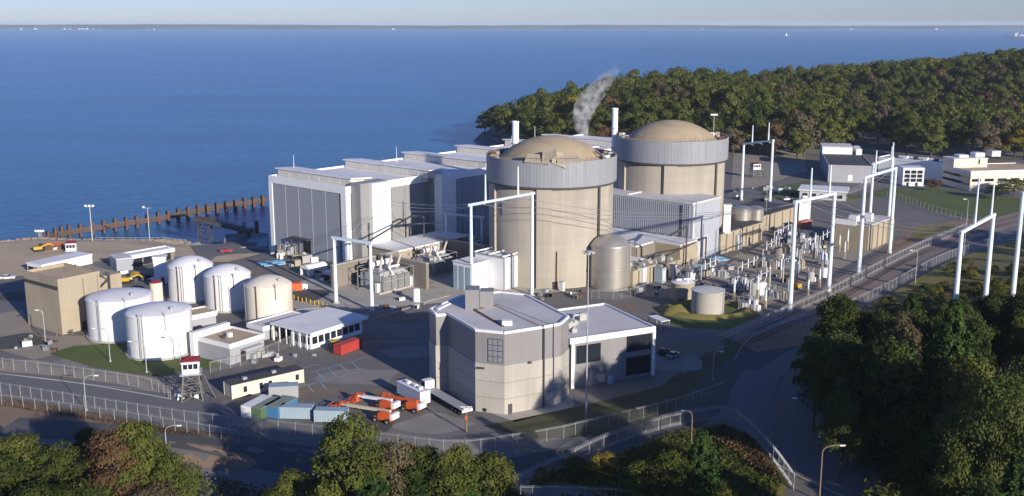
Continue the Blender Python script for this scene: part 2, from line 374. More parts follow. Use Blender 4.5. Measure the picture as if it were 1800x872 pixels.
# ---------------------------------------------------------------- ground covers
def rect(cb, ct, p1t, p2t, h=None):
    c = G(*cb); h = h or Ht(ct[1], c[1]); c = G(*cb); a = G(*p1t, h); b = G(*p2t, h); o = G(*ct, h)
    d1 = Vector((a[0]-o[0], a[1]-o[1])); d2 = Vector((b[0]-o[0], b[1]-o[1]))
    q = d1 + Vector((d2.y, -d2.x)); rz = math.atan2(q.y, q.x); ex = Vector((math.cos(rz), math.sin(rz)))
    return c, rz, d1.dot(ex), d2.dot(Vector((-ex.y, ex.x))), h
sheet('sandy_apron', [Gs(-30, 450), Gs(60, 441), Gs(110, 443), Gs(250, 446), Gs(328, 446), G(330, 452, -6), G(345, 462, -3), G(250, 472, -2), G(190, 468, -2), G(120, 478, -2), G(60, 490, -1), G(0, 492, -1), G(-60, 490, -1)], M['apron'], .12)
sheet('sandy_strip', P0((366, 462), (380, 452), (455, 442), (456, 448), (400, 462)), M['apron'], .3, 5)
sheet('gravel_yard', P0((-60, 560), (40, 545), (60, 590), (150, 590), (205, 600), (130, 612), (90, 625), (60, 632), (0, 615), (-60, 605)), M['gravel'], .03)
sheet('lawn', P0((85, 622), (130, 608), (200, 604), (300, 618), (350, 625), (395, 640), (380, 648), (330, 650), (290, 662), (240, 658), (160, 645)), M['grass'], .05)
sheet('gravel_strip', P0((-60, 634), (60, 633), (160, 648), (262, 663), (320, 680), (340, 695), (280, 690), (200, 674), (90, 660), (-60, 648)), M['gravel'], .035)
ribbon('perimeter_road', smooth_path(P0((-120, 655), (0, 667), (130, 682), (260, 705), (380, 727), (450, 742)), 1), 9.5, M['road_pale'], .06)
sheet('bare_bank', P0((-90, 692), (60, 708), (200, 734), (330, 756), (420, 772), (500, 788), (420, 815), (300, 800), (150, 775), (0, 755), (-90, 745)), M['soil'], .06)
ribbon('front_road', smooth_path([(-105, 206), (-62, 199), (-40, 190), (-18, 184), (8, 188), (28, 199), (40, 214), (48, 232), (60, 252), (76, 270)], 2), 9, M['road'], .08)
ribbon('entrance_road', smooth_path([(75, 160), (63, 172), (55, 186), (50, 200), (52, 220), (60, 240)], 2), 9.5, M['road_pale'], .1)
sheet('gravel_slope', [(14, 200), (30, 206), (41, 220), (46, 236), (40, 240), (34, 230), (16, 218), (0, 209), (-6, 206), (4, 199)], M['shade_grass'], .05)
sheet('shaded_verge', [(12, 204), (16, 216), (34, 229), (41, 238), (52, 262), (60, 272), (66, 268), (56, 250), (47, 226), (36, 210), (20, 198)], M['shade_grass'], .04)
sheet('dry_grass_slope', [G(1270, 745), G(1330, 775), G(1385, 850), G(1370, 900), G(1150, 900), G(1000, 840), G(920, 835), G(960, 815), G(1080, 800), G(1180, 760)], M['rough_grass'], .2, 4)
sheet('rough_hillside', [G(1440, 572), G(1520, 542), G(1600, 503), G(1680, 464), G(1760, 433), G(1860, 395), (330, 420), (330, 120), (90, 120), (78, 165), (70, 190), (66, 215), (76, 240)], M['rough_grass'], .35, 5)
sheet('shade_ground', P0((1480, 505), (1560, 440), (1600, 400), (1700, 385), (1720, 398), (1640, 425), (1560, 465)), M['soil'], .03)  # brown sheet laid to darken ground where tree shade falls
sheet('scrub_patch', P0((1590, 440), (1610, 400), (1680, 395), (1660, 412)), M['rough_grass'], .06)
ribbon('railway_bed', smooth_path(P0((1300, 600), (1390, 560), (1480, 515), (1560, 470), (1640, 430), (1720, 402), (1830, 375)), 2), 15, M['ballast'], .12)
sheet('switchyard_gravel', [W(30, 98), W(48, 135), W(150, 128), W(150, 88), W(60, 98)], M['gravel'], .03)
sheet('brown_verge', P0((1290, 600), (1420, 560), (1470, 535), (1480, 565), (1440, 605), (1330, 620)), M['soil'], .14)
sheet('back_lawn', P0((1330, 335), (1420, 318), (1500, 345), (1560, 330), (1640, 330), (1830, 352), (1830, 395), (1740, 392), (1640, 370), (1560, 345), (1480, 352), (1370, 350)), M['grass'], .05)
sheet('back_car_park', P0((1285, 330), (1290, 262), (1410, 262), (1420, 300), (1330, 330)), M['gravel'], .08)
sheet('verge_grass', P0((1150, 545), (1190, 575), (1290, 580), (1340, 565), (1330, 540), (1270, 525), (1200, 530)), M['grass'], .05)
pad = sheet('concrete_yard', [W(-48, 6), W(-46, 40), W(-12, 60), W(20, 78), W(26, 66), W(32, 60), W(32, 4)], M['concrete_pad'], .03)
sheet('concrete_strip', P0((850, 722), (905, 742), (1010, 715), (1005, 695), (955, 712), (890, 722)), M['concrete_pad'], .05)
# painted bays in the car park (light blue lines)
cpk = sheet('car_park', P0((480, 655), (600, 610), (660, 650), (640, 690), (560, 700), (520, 690)), M['asphalt'], .02)
lineM = {}
def pline(a, b, wd=.35, par=None):
    a = Vector(G(*a)); b = Vector(G(*b)); d = (b-a).normalized(); n = Vector((-d.y, d.x))*wd/2
    z = .07; mb = MB(); mb.quad((*(a-n), z), (*(b-n), z), (*(b+n), z), (*(a+n), z)); mb.build('painted_line', M['line'], par)
for a, b in [((545, 655), (655, 626)), ((520, 682), (628, 655)), ((480, 660), (560, 640)), ((555, 652), (570, 668)), ((575, 646), (591, 661)), ((597, 641), (612, 655)), ((617, 636), (632, 650)), ((540, 676), (551, 690)), ((562, 670), (573, 684)), ((640, 602), (745, 600)), ((0, 657), (130, 673)), ((130, 673), (300, 691))]:
    pline(a, b, .3, cpk)
# rails
for off in (-3.5, -2.0, 1.5, 3.0):
    pts = smooth_path(P0((1300, 600), (1390, 560), (1480, 515), (1560, 470), (1640, 430), (1720, 402), (1830, 375)), 2); q = []
    for i, p in enumerate(pts):
        a = pts[max(0, i-1)]; b = pts[min(len(pts)-1, i+1)]; d = Vector((b[0]-a[0], b[1]-a[1])).normalized(); q.append((p[0]-d.y*off, p[1]+d.x*off))
    ribbon('rail', q, .3, M['rust'], .3)
# riprap on the shore (uncountable)
rng = random.Random(5); mb = MB()
for i in range(900):
    if i % 2: px, py = rng.uniform(-60, 110), 0; py = np.interp(px, [-60, 0, 60, 110], [455, 450, 439, 441]) + rng.uniform(-1, 14)
    else: px = rng.uniform(110, 350); py = 443 + rng.uniform(-1, 5)
    x, y = G(px, py, -9); z = hgt(x, y); s = rng.uniform(.5, 1.6); a = rng.uniform(0, 3)
    P = [(x+s*rng.uniform(.6, 1)*math.cos(a+k*PI/2.5), y+s*rng.uniform(.6, 1)*math.sin(a+k*PI/2.5), z-.3) for k in range(5)]
    P += [(x+.5*s*math.cos(a+k*PI/2.5+.4), y+.5*s*math.sin(a+k*PI/2.5+.4), z+s*rng.uniform(.3, .7)) for k in range(5)]
    mb._a(P, [(k, (k+1) % 5, 5+(k+1) % 5, 5+k) for k in range(5)] + [(5, 6, 7, 8, 9)], 0)
mb.build('riprap', M['rock'], kind='stuff')

# ================================================================ turbine hall
TH = thing('turbine_hall', 'long pale turbine hall with grey panelled end wall and white roof monitors beside the water', 'building', W(0, 0) + (0,), SITE_RZ)
ZR = 26.4; mb = MB()
mb.box(-41.5, 0, 0, 39, -9, ZR, 0); mb.box(-41.5, 3.5, 39, 190, -9, ZR, 0); mb.build('wall', M['hall_side'], TH)
mb = MB(); mb.box(-41.5, -.2, .4, 39.3, ZR+.02, ZR+.5); mb.box(-41.5, 3.3, 39.3, 189.8, ZR+.02, ZR+.5); mb.build('roof', M['roof_white'], TH)
mb = MB()
mb.box(-42.1, .5, -.5, .1, ZR-1.5, ZR+1.1); mb.box(-.1, .5, .1, 38.8, ZR-1.5, ZR+1.1); mb.box(3.4, 4, 46, 190, ZR-1.5, ZR+1.1); mb.box(-42.1, -41.6, .1, 190, ZR-1.5, ZR+1.1)
mb.build('fascia', M['white_clean'], TH)
for x0, x1 in ((-42.2, -40.2), (-2.2, .55)):
    mb = MB(); mb.box(x0, x1, -.55, 1.5, -8, ZR-1.5); mb.build('corner_column', M['white_clean'], TH)
pw = (40.2-2.2-1.0)/5
mb = MB(); mb.box(-.5, .5, -.25, .25, 0, 1)
for i in range(5):
    x0 = -40.2 + i*pw + .14; q = MB(); q.box(x0, x0+pw-.28, -.3, .05, -7, ZR-1.52); q.build('panel', M['panel'], TH)
    if i: q = MB(); q.box(x0-.26, x0-.02, -.36, -.02, -7, ZR-1.53); q.build('joint_cover', M['panel_light'], TH)
q = MB(); q.box(-3.2, -2.2, -.2, .05, -6, ZR-1.52); q.build('downpipe_recess', M['dark_steel'], TH)
for y0, y1 in ((15.0, 20.5), (20.7, 27.2), (27.4, 32.6), (32.8, 38.2)):
    q = MB(); q.box(-.05, .22, y0, y1, -2, ZR-1.52); q.build('panel', M['hall_side'], TH)
k = 0; y = 47.0
while y < 186:
    q = MB(); q.box(3.45, 3.75, y+.12, y+6.4, -2, ZR-1.52); q.build('panel', M['panel'], TH); y += 6.6
for y0 in (39, 118, 183):
    q = MB(); q.box(3.5, 7.2, y0, y0+7.6, 0, ZR+1.6); q.build('pilaster_tower', M['white_clean'], TH)
q = MB(); q.box(.0, 5.2, 1.8, 14.6, 0, ZR+2.2, 0); q.box(5.2, 6.4, 6.2, 14.7, 2, ZR+1.9, 1); q.box(5.2, 5.35, 1.9, 6.0, 2, ZR+2.0, 2); q.build('stair_tower', [M['hall_side'], M['white_clean'], M['hall_side']], TH)
for v_, u_, z0, z1 in ((5.35, 4.6, 8, 15), (.22, 18, 9, 17), (.22, 20.1, 9, 12)):
    q = MB(); q.box(v_, v_+.2, u_, u_+.7, z0, z1); q.build('vent_slot', M['dark_steel'], TH)
for y0, xr in ((2.5, 0), (34.5, 5.5), (66, 5.5), (97.5, 5.5), (129, 5.5), (157, 5.5)):
    mo = MB(); mo.box(-40.5, xr-1.2, y0+.25, y0+7, ZR+.5, ZR+3.0); o = mo.build('roof_monitor', M['monitor_face'], TH)
    s = MB(); z0, z1 = ZR+3.0, ZR+3.2
    s._a([(-42, y0, z1), (xr, y0, z1), (xr, y0+9.5, z0-.4), (-42, y0+9.5, z0-.4), (-42, y0, z1+.45), (xr, y0, z1+.45), (xr, y0+9.5, z0+.05), (-42, y0+9.5, z0+.05)],
         [(3,2,1,0),(4,5,6,7),(0,1,5,4),(1,2,6,5),(2,3,7,6),(3,0,4,7)]); s.build('monitor_roof', M['roof_white'], o)
    for j in range(7):
        v = MB(); v.box(-39+j*5.6, -33.8+j*5.6, y0+.17, y0+.25, ZR+1.0, ZR+2.5); v.build('louvre', M['monitor_face'], o)
# door openings in the end wall, canopy
q = MB(); q.box(-23.5, -19.5, -.42, -.3, 0, 6.2, 0); q.build('loading_door', M['dark'], TH)
q = MB(); q.box(-29, -19, -2.4, -.35, 6.3, 6.7, 0); q.box(-28.8, -28.4, -2.3, -1.9, 0, 6.3); q.box(-24.3, -23.9, -2.3, -1.9, 0, 6.3); q.build('door_canopy', M['dark_steel'], TH)
for x0 in (-36, -33, -30):
    q = MB(); q.box(x0, x0+1.8, -2.6, -.4, 0, 3+.3*(x0 % 2)); q.box(x0+.2, x0+1.6, -2.75, -2.6, .4, 2.2); q.build('wall_cabinet', M['grey_wall'], TH)
for u, v in ((8, -38), (52, -30), (110, -20), (150, -40)):
    q = MB(); q.tube((v, u, ZR+.5), (v, u, ZR+8), .12, .06, 6); q.build('roof_aerial', M['white_clean'], TH)
# ================================================================ reactor domes
def dome(u, v, torn, label):
    T = thing('reactor_dome', label, 'reactor building', W(u, v) + (0,), 0)
    q = MB(); q.lathe([(20.2, -1), (20.2, 33), (0, 33)], 96); q.build('wall', M['dome_wall'], T, smooth=False)
    for f in T.children[0].data.polygons: f.use_smooth = abs(f.normal.z) < .5
    for a in range(6):
        ang = R(-90 + 52 + 60*a); b0 = ang - .115
        q = MB()
        P = [(r*math.cos(b0+.23*i/4), r*math.sin(b0+.23*i/4)) for r in (20.0, 21.0) for i in range(5)]
        q.prism(P[:5] + P[5:][::-1], -1, 32.2); q.build('buttress', M['dome_wall'], T)
        q = MB(); c2 = b0 - .012
        q.prism([(r*math.cos(c2+s), r*math.sin(c2+s)) for r, s in ((20.1, -.014), (20.75, -.014), (20.75, .011), (20.1, .011))], 0, 32); q.build('edge_shade', M['dark_steel'], T)  # dark strip standing in for the shaded left edge of each buttress
    for z in (9.5, 20.5):
        q = MB(); q.lathe([(20.2, z), (20.26, z+.04), (20.26, z+.16), (20.2, z+.2)], 96); q.build('pour_joint', M['concrete'], T)
    q = MB(); q.lathe([(20.9, 32.1), (21.2, 32.2), (21.2, 40.2), (20.9, 40.25), (20.7, 40.2), (20.7, 36)], 240, rib=.035); q.build('skirt', M['skirt'], T)
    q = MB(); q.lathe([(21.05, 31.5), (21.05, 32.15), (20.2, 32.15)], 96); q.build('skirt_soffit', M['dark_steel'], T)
    q = MB(); q.lathe([(20.7, 37.2), (16.9, 37.6)], 96); q.build('gutter', M['rust'], T)
    q = MB(); prof = [(17, 36.5), (17, 39.3)]; Rr = (17**2 + 6.8**2)/(2*6.8)
    for i in range(13):
        a = math.asin(17/Rr)*(1 - i/12); prof.append((Rr*math.sin(a), 39.3 + 6.8 - Rr*(1-math.cos(a))))
    q.lathe(prof, 96); q.build('dome_roof', M['dome_roof'], T, smooth=True)
    # rim railing and walkway
    q = MB()
    for i in range(72):
        a = 2*PI*i/72; b = 2*PI*(i+1)/72; p = (20.6*math.cos(a), 20.6*math.sin(a))
        q.bar((*p, 40.2), (*p, 41.2), .07); q.bar((*p, 41.2), (20.6*math.cos(b), 20.6*math.sin(b), 41.2), .07)
    q.build('rim_railing', M['rust'], T)
    rr = random.Random(int(u))
    for i in range(26):
        a = R(rr.choice([rr.uniform(150, 215), rr.uniform(-35, 30), rr.uniform(150, 200)])); rad = rr.uniform(18, 20)
        s = rr.uniform(.4, 1.3); x, y = rad*math.cos(a), rad*math.sin(a)
        q = MB(); q.obj = 0; q.box(x-s, x+s, y-s*.6, y+s*.6, 37.6, 39+rr.uniform(0, 2.1)); q.build('rim_unit', rr.choice([M['rust'], M['galv'], M['beige'], M['white']]), T)
    if torn:
        for a0, wd, lift, tilt in ((-104, 8, .9, -.2), (-94, 4.6, 2.0, .9), (-86, 4.4, 2.1, -.9), (-77, 8, .8, .1)):
            a = R(a0); q = MB(); c = Vector((20.1*math.cos(a), 20.1*math.sin(a), 40.5)); tg = Vector((-math.sin(a), math.cos(a), 0)); ou = Vector((math.cos(a), math.sin(a), 0))
            A = c - tg*wd/2 + ou*1.4 + Vector((0,0,-.3)); B = c + tg*wd/2 + ou*1.6 + Vector((0,0,-.3+tilt*2)); D = c - tg*wd/2*.9 - ou*1.6 + Vector((0,0,.9+lift)); E = c + tg*wd/2*.8 - ou*1.8 + Vector((0,0,.9+lift+tilt))
            dn = Vector((0,0,-.18)); q._a([A, B, E, D, A+dn, B+dn, E+dn, D+dn], [(0,1,2,3),(7,6,5,4),(0,4,5,1),(1,5,6,2),(2,6,7,3),(3,7,4,0)]); q.build('loose_roof_panel', M['beige'], T)
        q = MB(); q.bar((13.5, -7, 41.9), (17.2, -9.4, 39.6), .5, .3); q.build('dome_ladder', M['dark_steel'], T)
        q = MB(); q.tube((20.6, -12.5, 36), (20.6, -12.5, 37), .1); 
    return T
dome(35.8, 60.5, True, 'reactor dome with torn panels along its rim, standing behind the tall white pylon')
dome(108.2, 60.6, False, 'reactor dome with an intact grey skirt, farther along beside the wooded ridge')
for (px, pt, yy, lab) in ((906, 213, 372, 'white vent stack rising from behind the dome with torn rim'), (1081, 190, 424, 'white vent stack at the left edge of the farther dome')):
    x = (px-900)/PM(yy, 45); T = thing('vent_stack', lab, 'stack', (x, yy, 0)); h = Ht(pt, yy)
    q = MB(); q.lathe([(1.2, 0), (1.2, h-.5), (1.32, h-.5), (1.32, h), (1.0, h), (1.0, h-2)], 20); q.build('flue', M['white_clean'], T, smooth=False)
    q = MB(); q.lathe([(1.5, h-8), (1.5, h-7.7), (1.2, h-7.7)], 20); q.lathe([(1.5, h-16), (1.5, h-15.7), (1.2, h-15.7)], 20); q.build('collar', M['galv'], T)
# ================================================================ auxiliary building and low beige blocks (local x = v, y = u)
A = thing('auxiliary_building', 'grey ribbed box building with flat pale roof standing between the two reactor domes', 'building', W(0, 0) + (0,), SITE_RZ)
q = MB(); q.box(46, 87.5, 80, 99, 0, 20.6); q.build('wall', M['aux_grey'], A)
q = MB(); 
y = 80
for i in range(48):
    x = 46.4 + i*.85; q.box(x, x+.28, 79.78, 80.02, 9.2, 20.2)
q.build('wall_ribs', M['aux_grey'], A)['kind'] = 'stuff'
q = MB(); q.box(45.8, 87.8, 79.8, 99.2, 20.62, 21.2); q.build('roof', M['roof_grey'], A)
q = MB(); q.box(60, 61.2, 80, 99, 21.2, 21.5); q.build('roof_joint', M['roof_white'], A)
for i in range(13):
    q = MB(); q.box(47+i*3.05, 49+i*3.05, 79.7, 79.95, 5.2, 8.8); q.build('window', M['glass'], A)
q = MB(); q.box(82.6, 83.4, 79.75, 79.98, 0, 20); q.build('corner_dark_strip', M['dark_steel'], A)  # dark strip down the wall near the corner
q = MB(); q.box(87.5, 88.0, 80, 81.2, 0, 20.2); q.box(87.5, 87.7, 82.5, 91, 0, 8.5); q.build('side_panel', M['panel_light'], A)
for y in (83.6, 86.4, 89.2):
    q = MB(); q.box(87.72, 87.9, y, y+.25, .2, 8); q.build('panel_batten', M['aux_grey'], A)
B = thing('service_block', 'low beige concrete block with white flat roof in front of the grey box building', 'building', W(0, 0) + (0,), SITE_RZ)
q = MB(); q.box(60, 84, 44, 79.6, 0, 4.8); q.box(50, 80, 57, 79.6, 4.8, 8.2); q.box(80, 90.5, 68, 79.6, 0, 8.4); q.box(84, 92.5, 37, 50, 0, 5.6); q.box(84, 91.5, 50.2, 67.8, 0, 4.2); q.build('wall', M['beige'], B)
q = MB(); q.box(50.3, 79.8, 57.3, 79.5, 8.22, 8.6); q.box(80.2, 90.3, 68.2, 79.5, 8.42, 8.75); q.box(60.2, 83.8, 44.2, 56.8, 4.82, 5.1); q.build('roof', M['roof_white'], B)
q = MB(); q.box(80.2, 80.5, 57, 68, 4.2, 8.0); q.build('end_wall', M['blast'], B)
for (x, y, z, s) in ((86, 52, 4.2, 2), (87, 56, 4.2, 1.4), (85.5, 60, 4.2, 2.2), (88.5, 63, 4.2, 1.2), (86, 41, 5.6, 1.8), (89.5, 45, 5.6, 1.2), (70, 48, 5.1, 1.5), (76, 52, 5.1, 2)):
    q = MB(); q.box(x, x+s*1.3, y, y+s, z, z+s*.7, 0); q.box(x+.2, x+s, y+.2, y+s*.7, z+s*.7, z+s*.9, 0); q.build('roof_unit', M['equip'], B)
for y in (40, 46.5, 53, 58.5, 64, 71.5):
    q = MB(); q.box(92.5 if y < 50 else 91.5 if y < 68 else 90.5, (92.5 if y < 50 else 91.5 if y < 68 else 90.5)+.5, y, y+1.1, 0, 4.1 if y > 50 else 5.2); q.build('wall_pier', M['beige'], B)
for y in (43, 55.5, 61, 74.5):
    x = 92.5 if y < 50 else 91.5 if y < 68 else 90.5
    q = MB(); q.box(x, x+.12, y, y+1.6, 0, 2.6); q.build('door', M['dark_steel'], B)
def pipe_frame(name, label, pts, r, m):
    T = thing(name, label, 'pipe', pts[0][:2] + (0,)); q = MB(); o = Vector(T.location)
    for a, b in zip(pts, pts[1:]): q.bar(Vector(a)-o, Vector(b)-o, r)
    q.build('pipe_run', m, T); return T
def w3(u, v, z): return (*W(u, v), z)
pipe_frame('steel_pipe_frame', 'tall dark pipe hoop against the wall of the grey box building', [w3(70, 91.6, 0), w3(70, 91.6, 15), w3(60, 91.6, 13.6)], .5, M['dark_steel'])
pipe_frame('steel_pipe_frame', 'lower dark pipe hoop along the beige wall below the grey box building', [w3(87, 89.4, 0), w3(87, 89.4, 8.4), w3(56, 92.6, 7.4), w3(56, 92.6, 0)], .4, M['dark_steel'])
pipe_frame('steel_pipe_frame', 'short dark pipe hoop on the service block roof beside the torn dome', [w3(50, 79, 5), w3(50, 79, 11), w3(58, 79, 11), w3(58, 79, 5)], .4, M['dark_steel'])
pipe_frame('bus_duct', 'dark elbowed bus duct on struts crossing in front of the white stair tower', [w3(-14, 24, 13), w3(22, 9, 15.5), w3(24, 13, 15.5), w3(24, 13, 8)], .45, M['dark_steel'])
B2 = thing('long_wall_block', 'long low beige building running along the switchyard road past the farther dome', 'building', W(0, 0) + (0,), SITE_RZ)
q = MB(); q.box(62, 88.2, 99.4, 131, 0, 7.2); q.box(60, 80, 131.3, 178, 0, 6.2); q.build('wall', M['beige'], B2)
q = MB(); q.box(62.3, 88, 99.6, 130.8, 7.22, 7.6); q.box(60.2, 79.8, 131.5, 177.8, 6.22, 6.6); q.build('roof', M['roof_dark'], B2)
for y in (103, 108, 113, 118, 123, 128): q = MB(); q.box(88.2, 88.8, y, y+1, 0, 6.8); q.build('wall_pier', M['beige'], B2)
for y in (136, 143, 150, 157, 164, 171): q = MB(); q.box(80, 80.5, y, y+1, 0, 5.8); q.build('wall_pier', M['beige'], B2)
q = MB(); q.box(88.25, 89.6, 109.5, 112.4, 0, 5.6); q.build('duct_box', M['panel_light'], B2)
q = MB(); q.box(88.25, 88.4, 119.5, 121.5, 0, 3); q.build('door', M['dark_steel'], B2)
# low turbine annex with white roof at the foot of the stair tower
pts = [G(*p, 8) for p in ((645, 437), (672, 446), (767, 428), (735, 415), (700, 418))]
c0 = pts[0]; T = thing('annex_building', 'low tan annex with pinkish white flat roof at the foot of the white stair tower', 'building', (*W(8, 8), 0), SITE_RZ)
q = MB(); q.box(-.8, 13, -4, 30, 0, 7.2); q.box(13, 15.5, 8, 27, 0, 5); q.build('wall', M['beige'], T)
q = MB(); q.box(-.8, 13.5, -4.5, 30.5, 7.22, 7.7); q.build('roof', M['roof_white'], T)
for y in (-3, 3, 9, 15, 21, 27): q = MB(); q.box(13.02, 13.5, y, y+.9, 5.0 if 8 <= y <= 26 else 0, 7.2); q.build('wall_pier', M['beige'], T)
q = MB(); q.box(13.05, 13.3, 24, 26, 5.1, 7.1); q.build('window', M['dark'], T)
# ================================================================ blast walls and transformers
def blast(u0, u1, v0, v1, h, lab):
    T = thing('blast_wall', lab, 'wall', W(u0, v0) + (0,), SITE_RZ); q = MB(); q.box(0, v1-v0, 0, u1-u0, 0, h); q.build('wall_body', M['blast'], T)
    q = MB(); q.box(-.1, v1-v0+.1, -.1, u1-u0+.1, h+.01, h+.25); q.build('coping', M['concrete'], T)
def transformer(u, v, lab, s=1.0):
    T = thing('transformer', lab, 'transformer', W(u, v) + (0,), SITE_RZ)
    q = MB(); q.box(-3, 3, -5, 5, .5, 5.2); q.box(-2.6, 2.6, -4.6, 4.6, 5.2, 5.6); q.build('tank', M['equip'], T)
    q = MB(); q.box(-4.5, 4.5, -6.5, 6.5, 0, .5); q.build('plinth', M['concrete'], T)
    for side in (-1, 1):
        for j in range(4):
            q = MB(); y0 = -4.7 + j*2.45
            for k in range(6): q.box(side*3.3 if side > 0 else -5.2, 5.2 if side > 0 else -3.3, y0+k*.34, y0+k*.34+.12, .9, 4.7)
            q.box(side*4.2-.15, side*4.2+.15, y0, y0+1.85, 4.7, 5.0); q.box(side*4.2-.15, side*4.2+.15, y0, y0+1.85, .7, .9); q.build('radiator', M['equip'], T)
    for j in range(3):
        q = MB(); y0 = -3.2 + j*3.1; a = Vector((1.2, y0, 5.5)); d = Vector((.35, .12*(j-1), 1)).normalized()
        q.tube(a, a+d*1.0, .6, .6, 10); q.build('bushing_turret', M['equip'], T)
        q = MB()
        for k in range(9): q.tube(a+d*(1+k*.42), a+d*(1.2+k*.42), .42, .3, 8); q.tube(a+d*(1.2+k*.42), a+d*(1.42+k*.42), .22, .22, 8)
        q.tube(a+d*4.8, a+d*5.3, .08, .08, 6); q.build('bushing', M['insulator'], T)
    q = MB(); q.tube((-1.6, -4, 7.2), (-1.6, 3.6, 7.2), .8, .8, 14); q.bar((-1.6, -3, 5.5), (-1.6, -3, 6.6), .3); q.bar((-1.6, 2.6, 5.5), (-1.6, 2.6, 6.6), .3); q.build('conservator', M['white'], T)
    q = MB()
    for y0 in (-5.6, 5.6):
        for x0 in (-5.4, 5.4): q.bar((x0, y0, .4), (x0, y0, 6.4), .14)
        q.bar((-5.4, y0, 6.4), (5.4, y0, 6.4), .12); q.bar((-5.4, y0, 3.6), (5.4, y0, 3.6), .15)
    for x0 in (-5.4, 5.4): q.bar((x0, -5.6, 6.4), (x0, 5.6, 6.4), .12); q.bar((x0, -5.6, 3.6), (x0, 5.6, 3.6), .15)
    q.build('sprinkler_frame', M['galv'], T)
    for y0, x0 in ((-6, 2.6), (5.8, 3.4)):
        q = MB(); q.box(x0, x0+1, y0-.5, y0+.4, .5, 3); q.build('control_cabinet', M['white'], T)
    q = MB(); q.tube((4.6, -1, .6), (4.6, -1, 4.4), .35, .35, 10); q.tube((4.6, -1, 4.4), (2.4, -1, 6.6), .3, .3, 10); q.tube((2.4, -1, 6.6), (2.4, 3, 6.6), .3, .3, 10); q.build('oil_pipe', M['white'], T)
    T.scale = (s, s, s); return T
transformer(-13, 33, 'transformer between two white pylon legs, left of the brown blast wall', 1.12)
transformer(13.5, 28, 'transformer right of the brown blast wall, in the bay below the tan annex')
transformer(40, 21, 'transformer in the shaded far bay next to the torn dome', .8)
blast(-6, -4.8, 22, 44, 8.2, 'brown blast wall standing between the two lit transformers')
blast(-24, 24, 19.6, 20.6, 7.2, 'long brown fire wall behind the transformers, below the tan annex')
blast(26, 27.2, 16, 40, 8, 'brown blast wall in shade between the transformer bay and the torn dome')
q = thing('white_silencer', 'small white upright cylinder on the yard right of the blast wall', 'tank', G(732, 530) + (0,)); b = MB(); b.lathe([(1.1, 0), (1.1, 3.6), (.8, 4.0), (0, 4.1)], 16); b.build('shell', M['white_clean'], q); b = MB(); b.lathe([(1.4, 0), (1.4, .25), (1.1, .25)], 16); b.build('base_ring', M['concrete'], q)
# white ribbed enclosure at the foot of the torn dome
T = thing('white_enclosure', 'white panelled enclosure with roof beams at the foot of the torn dome', 'building', W(3, 44) + (0,), SITE_RZ)
q = MB(); q.box(7, 19, 6, 20, 0, 10); q.box(5, 13, -2, 5.8, 0, 8.6); q.build('wall', M['white_clean'], T)
for y in (6, 10.6, 15.2, 19.6):
    q = MB(); q.box(6.8, 19.3, y, y+.4, 10.02, 10.6); q.box(19.05, 19.4, y, y+.4, 0, 10); q.build('frame_rib', M['grey_wall'], T)
for x in (7, 13, 18.6): q = MB(); q.box(x, x+.4, 5.7, 20.1, 10.62, 11); q.build('roof_beam', M['white'], T)
for x in (5.3, 8, 10.7): q = MB(); q.box(x, x+1.8, -2.2, -2.02, .3, 7.6); q.build('panel', M['bluegrey'], T)
q = MB(); q.box(4.8, 13.2, -2.3, 5.9, 8.62, 8.9); q.build('roof', M['roof_white'], T)
# bare steel domed tank beside the torn dome, and two on the long low block
def dtank(name, label, xy, r, h, dome_h, m, cat='tank', z=0, bands=(), ladder=None, m2=None, group=None):
    T = thing(name, label, cat, (xy[0], xy[1], z), 0, group); q = MB(); prof = [(r, -.5), (r, h)]
    if dome_h > .01:
        Rr = (r*r + dome_h*dome_h)/(2*dome_h)
        for i in range(1, 11):
            a = math.asin(min(1, r/Rr))*(1-i/10); a = a if dome_h <= r else a
            prof.append((Rr*math.sin(a), h + dome_h - Rr*(1-math.cos(a))))
    else: prof.append((0, h))
    q.lathe([(r, -.5), (r, h)], 64); q.build('shell', m, T, smooth=True)
    q = MB(); q.lathe([(r+.08, h)] + [(rr+(.08 if i == 0 else 0), z_+.02) for i, (rr, z_) in enumerate(prof[1:])], 64); q.build('tank_roof', m2 or m, T, smooth=dome_h > .5)
    for z_ in bands: q = MB(); q.lathe([(r, z_), (r+.18, z_+.02), (r+.18, z_+.3), (r, z_+.32)], 64); q.build('stiffening_ring', m, T)
    if ladder is not None:
        for a in ladder:
            a = R(a); ca, sa = math.cos(a), math.sin(a); q = MB()
            for s in (-.35, .35): q.bar(((r+.25)*ca - s*sa, (r+.25)*sa + s*ca, 0), ((r+.25)*ca - s*sa, (r+.25)*sa + s*ca, h+1), .1)
            for k in range(int(h/.6)): q.bar(((r+.25)*ca + .35*sa, (r+.25)*sa - .35*ca, k*.6), ((r+.25)*ca - .35*sa, (r+.25)*sa + .35*ca, k*.6), .07)
            q.build('ladder', M['galv'], T)
    return T
x, y = G(1075, 512); dtank('steel_tank', 'bare steel tank with domed top standing in front of the torn dome', (x, y+6.3), 6.3, 13.6, 3.4, M['steel_tank'], bands=(6.2, 13.2), ladder=(-20,))
for px, lab in ((1306, 'stained steel tank with shallow top on the low block, left one of a touching pair'), (1330, 'stained steel tank with shallow top on the low block, right one of a touching pair')):
    x, y = G(px, 392, 6.6); dtank('roof_tank', lab, (x, y+3), 3.9 if px < 1320 else 3.2, 5.4, .8, M['steel_tank'], z=6.6, bands=(5.0,))
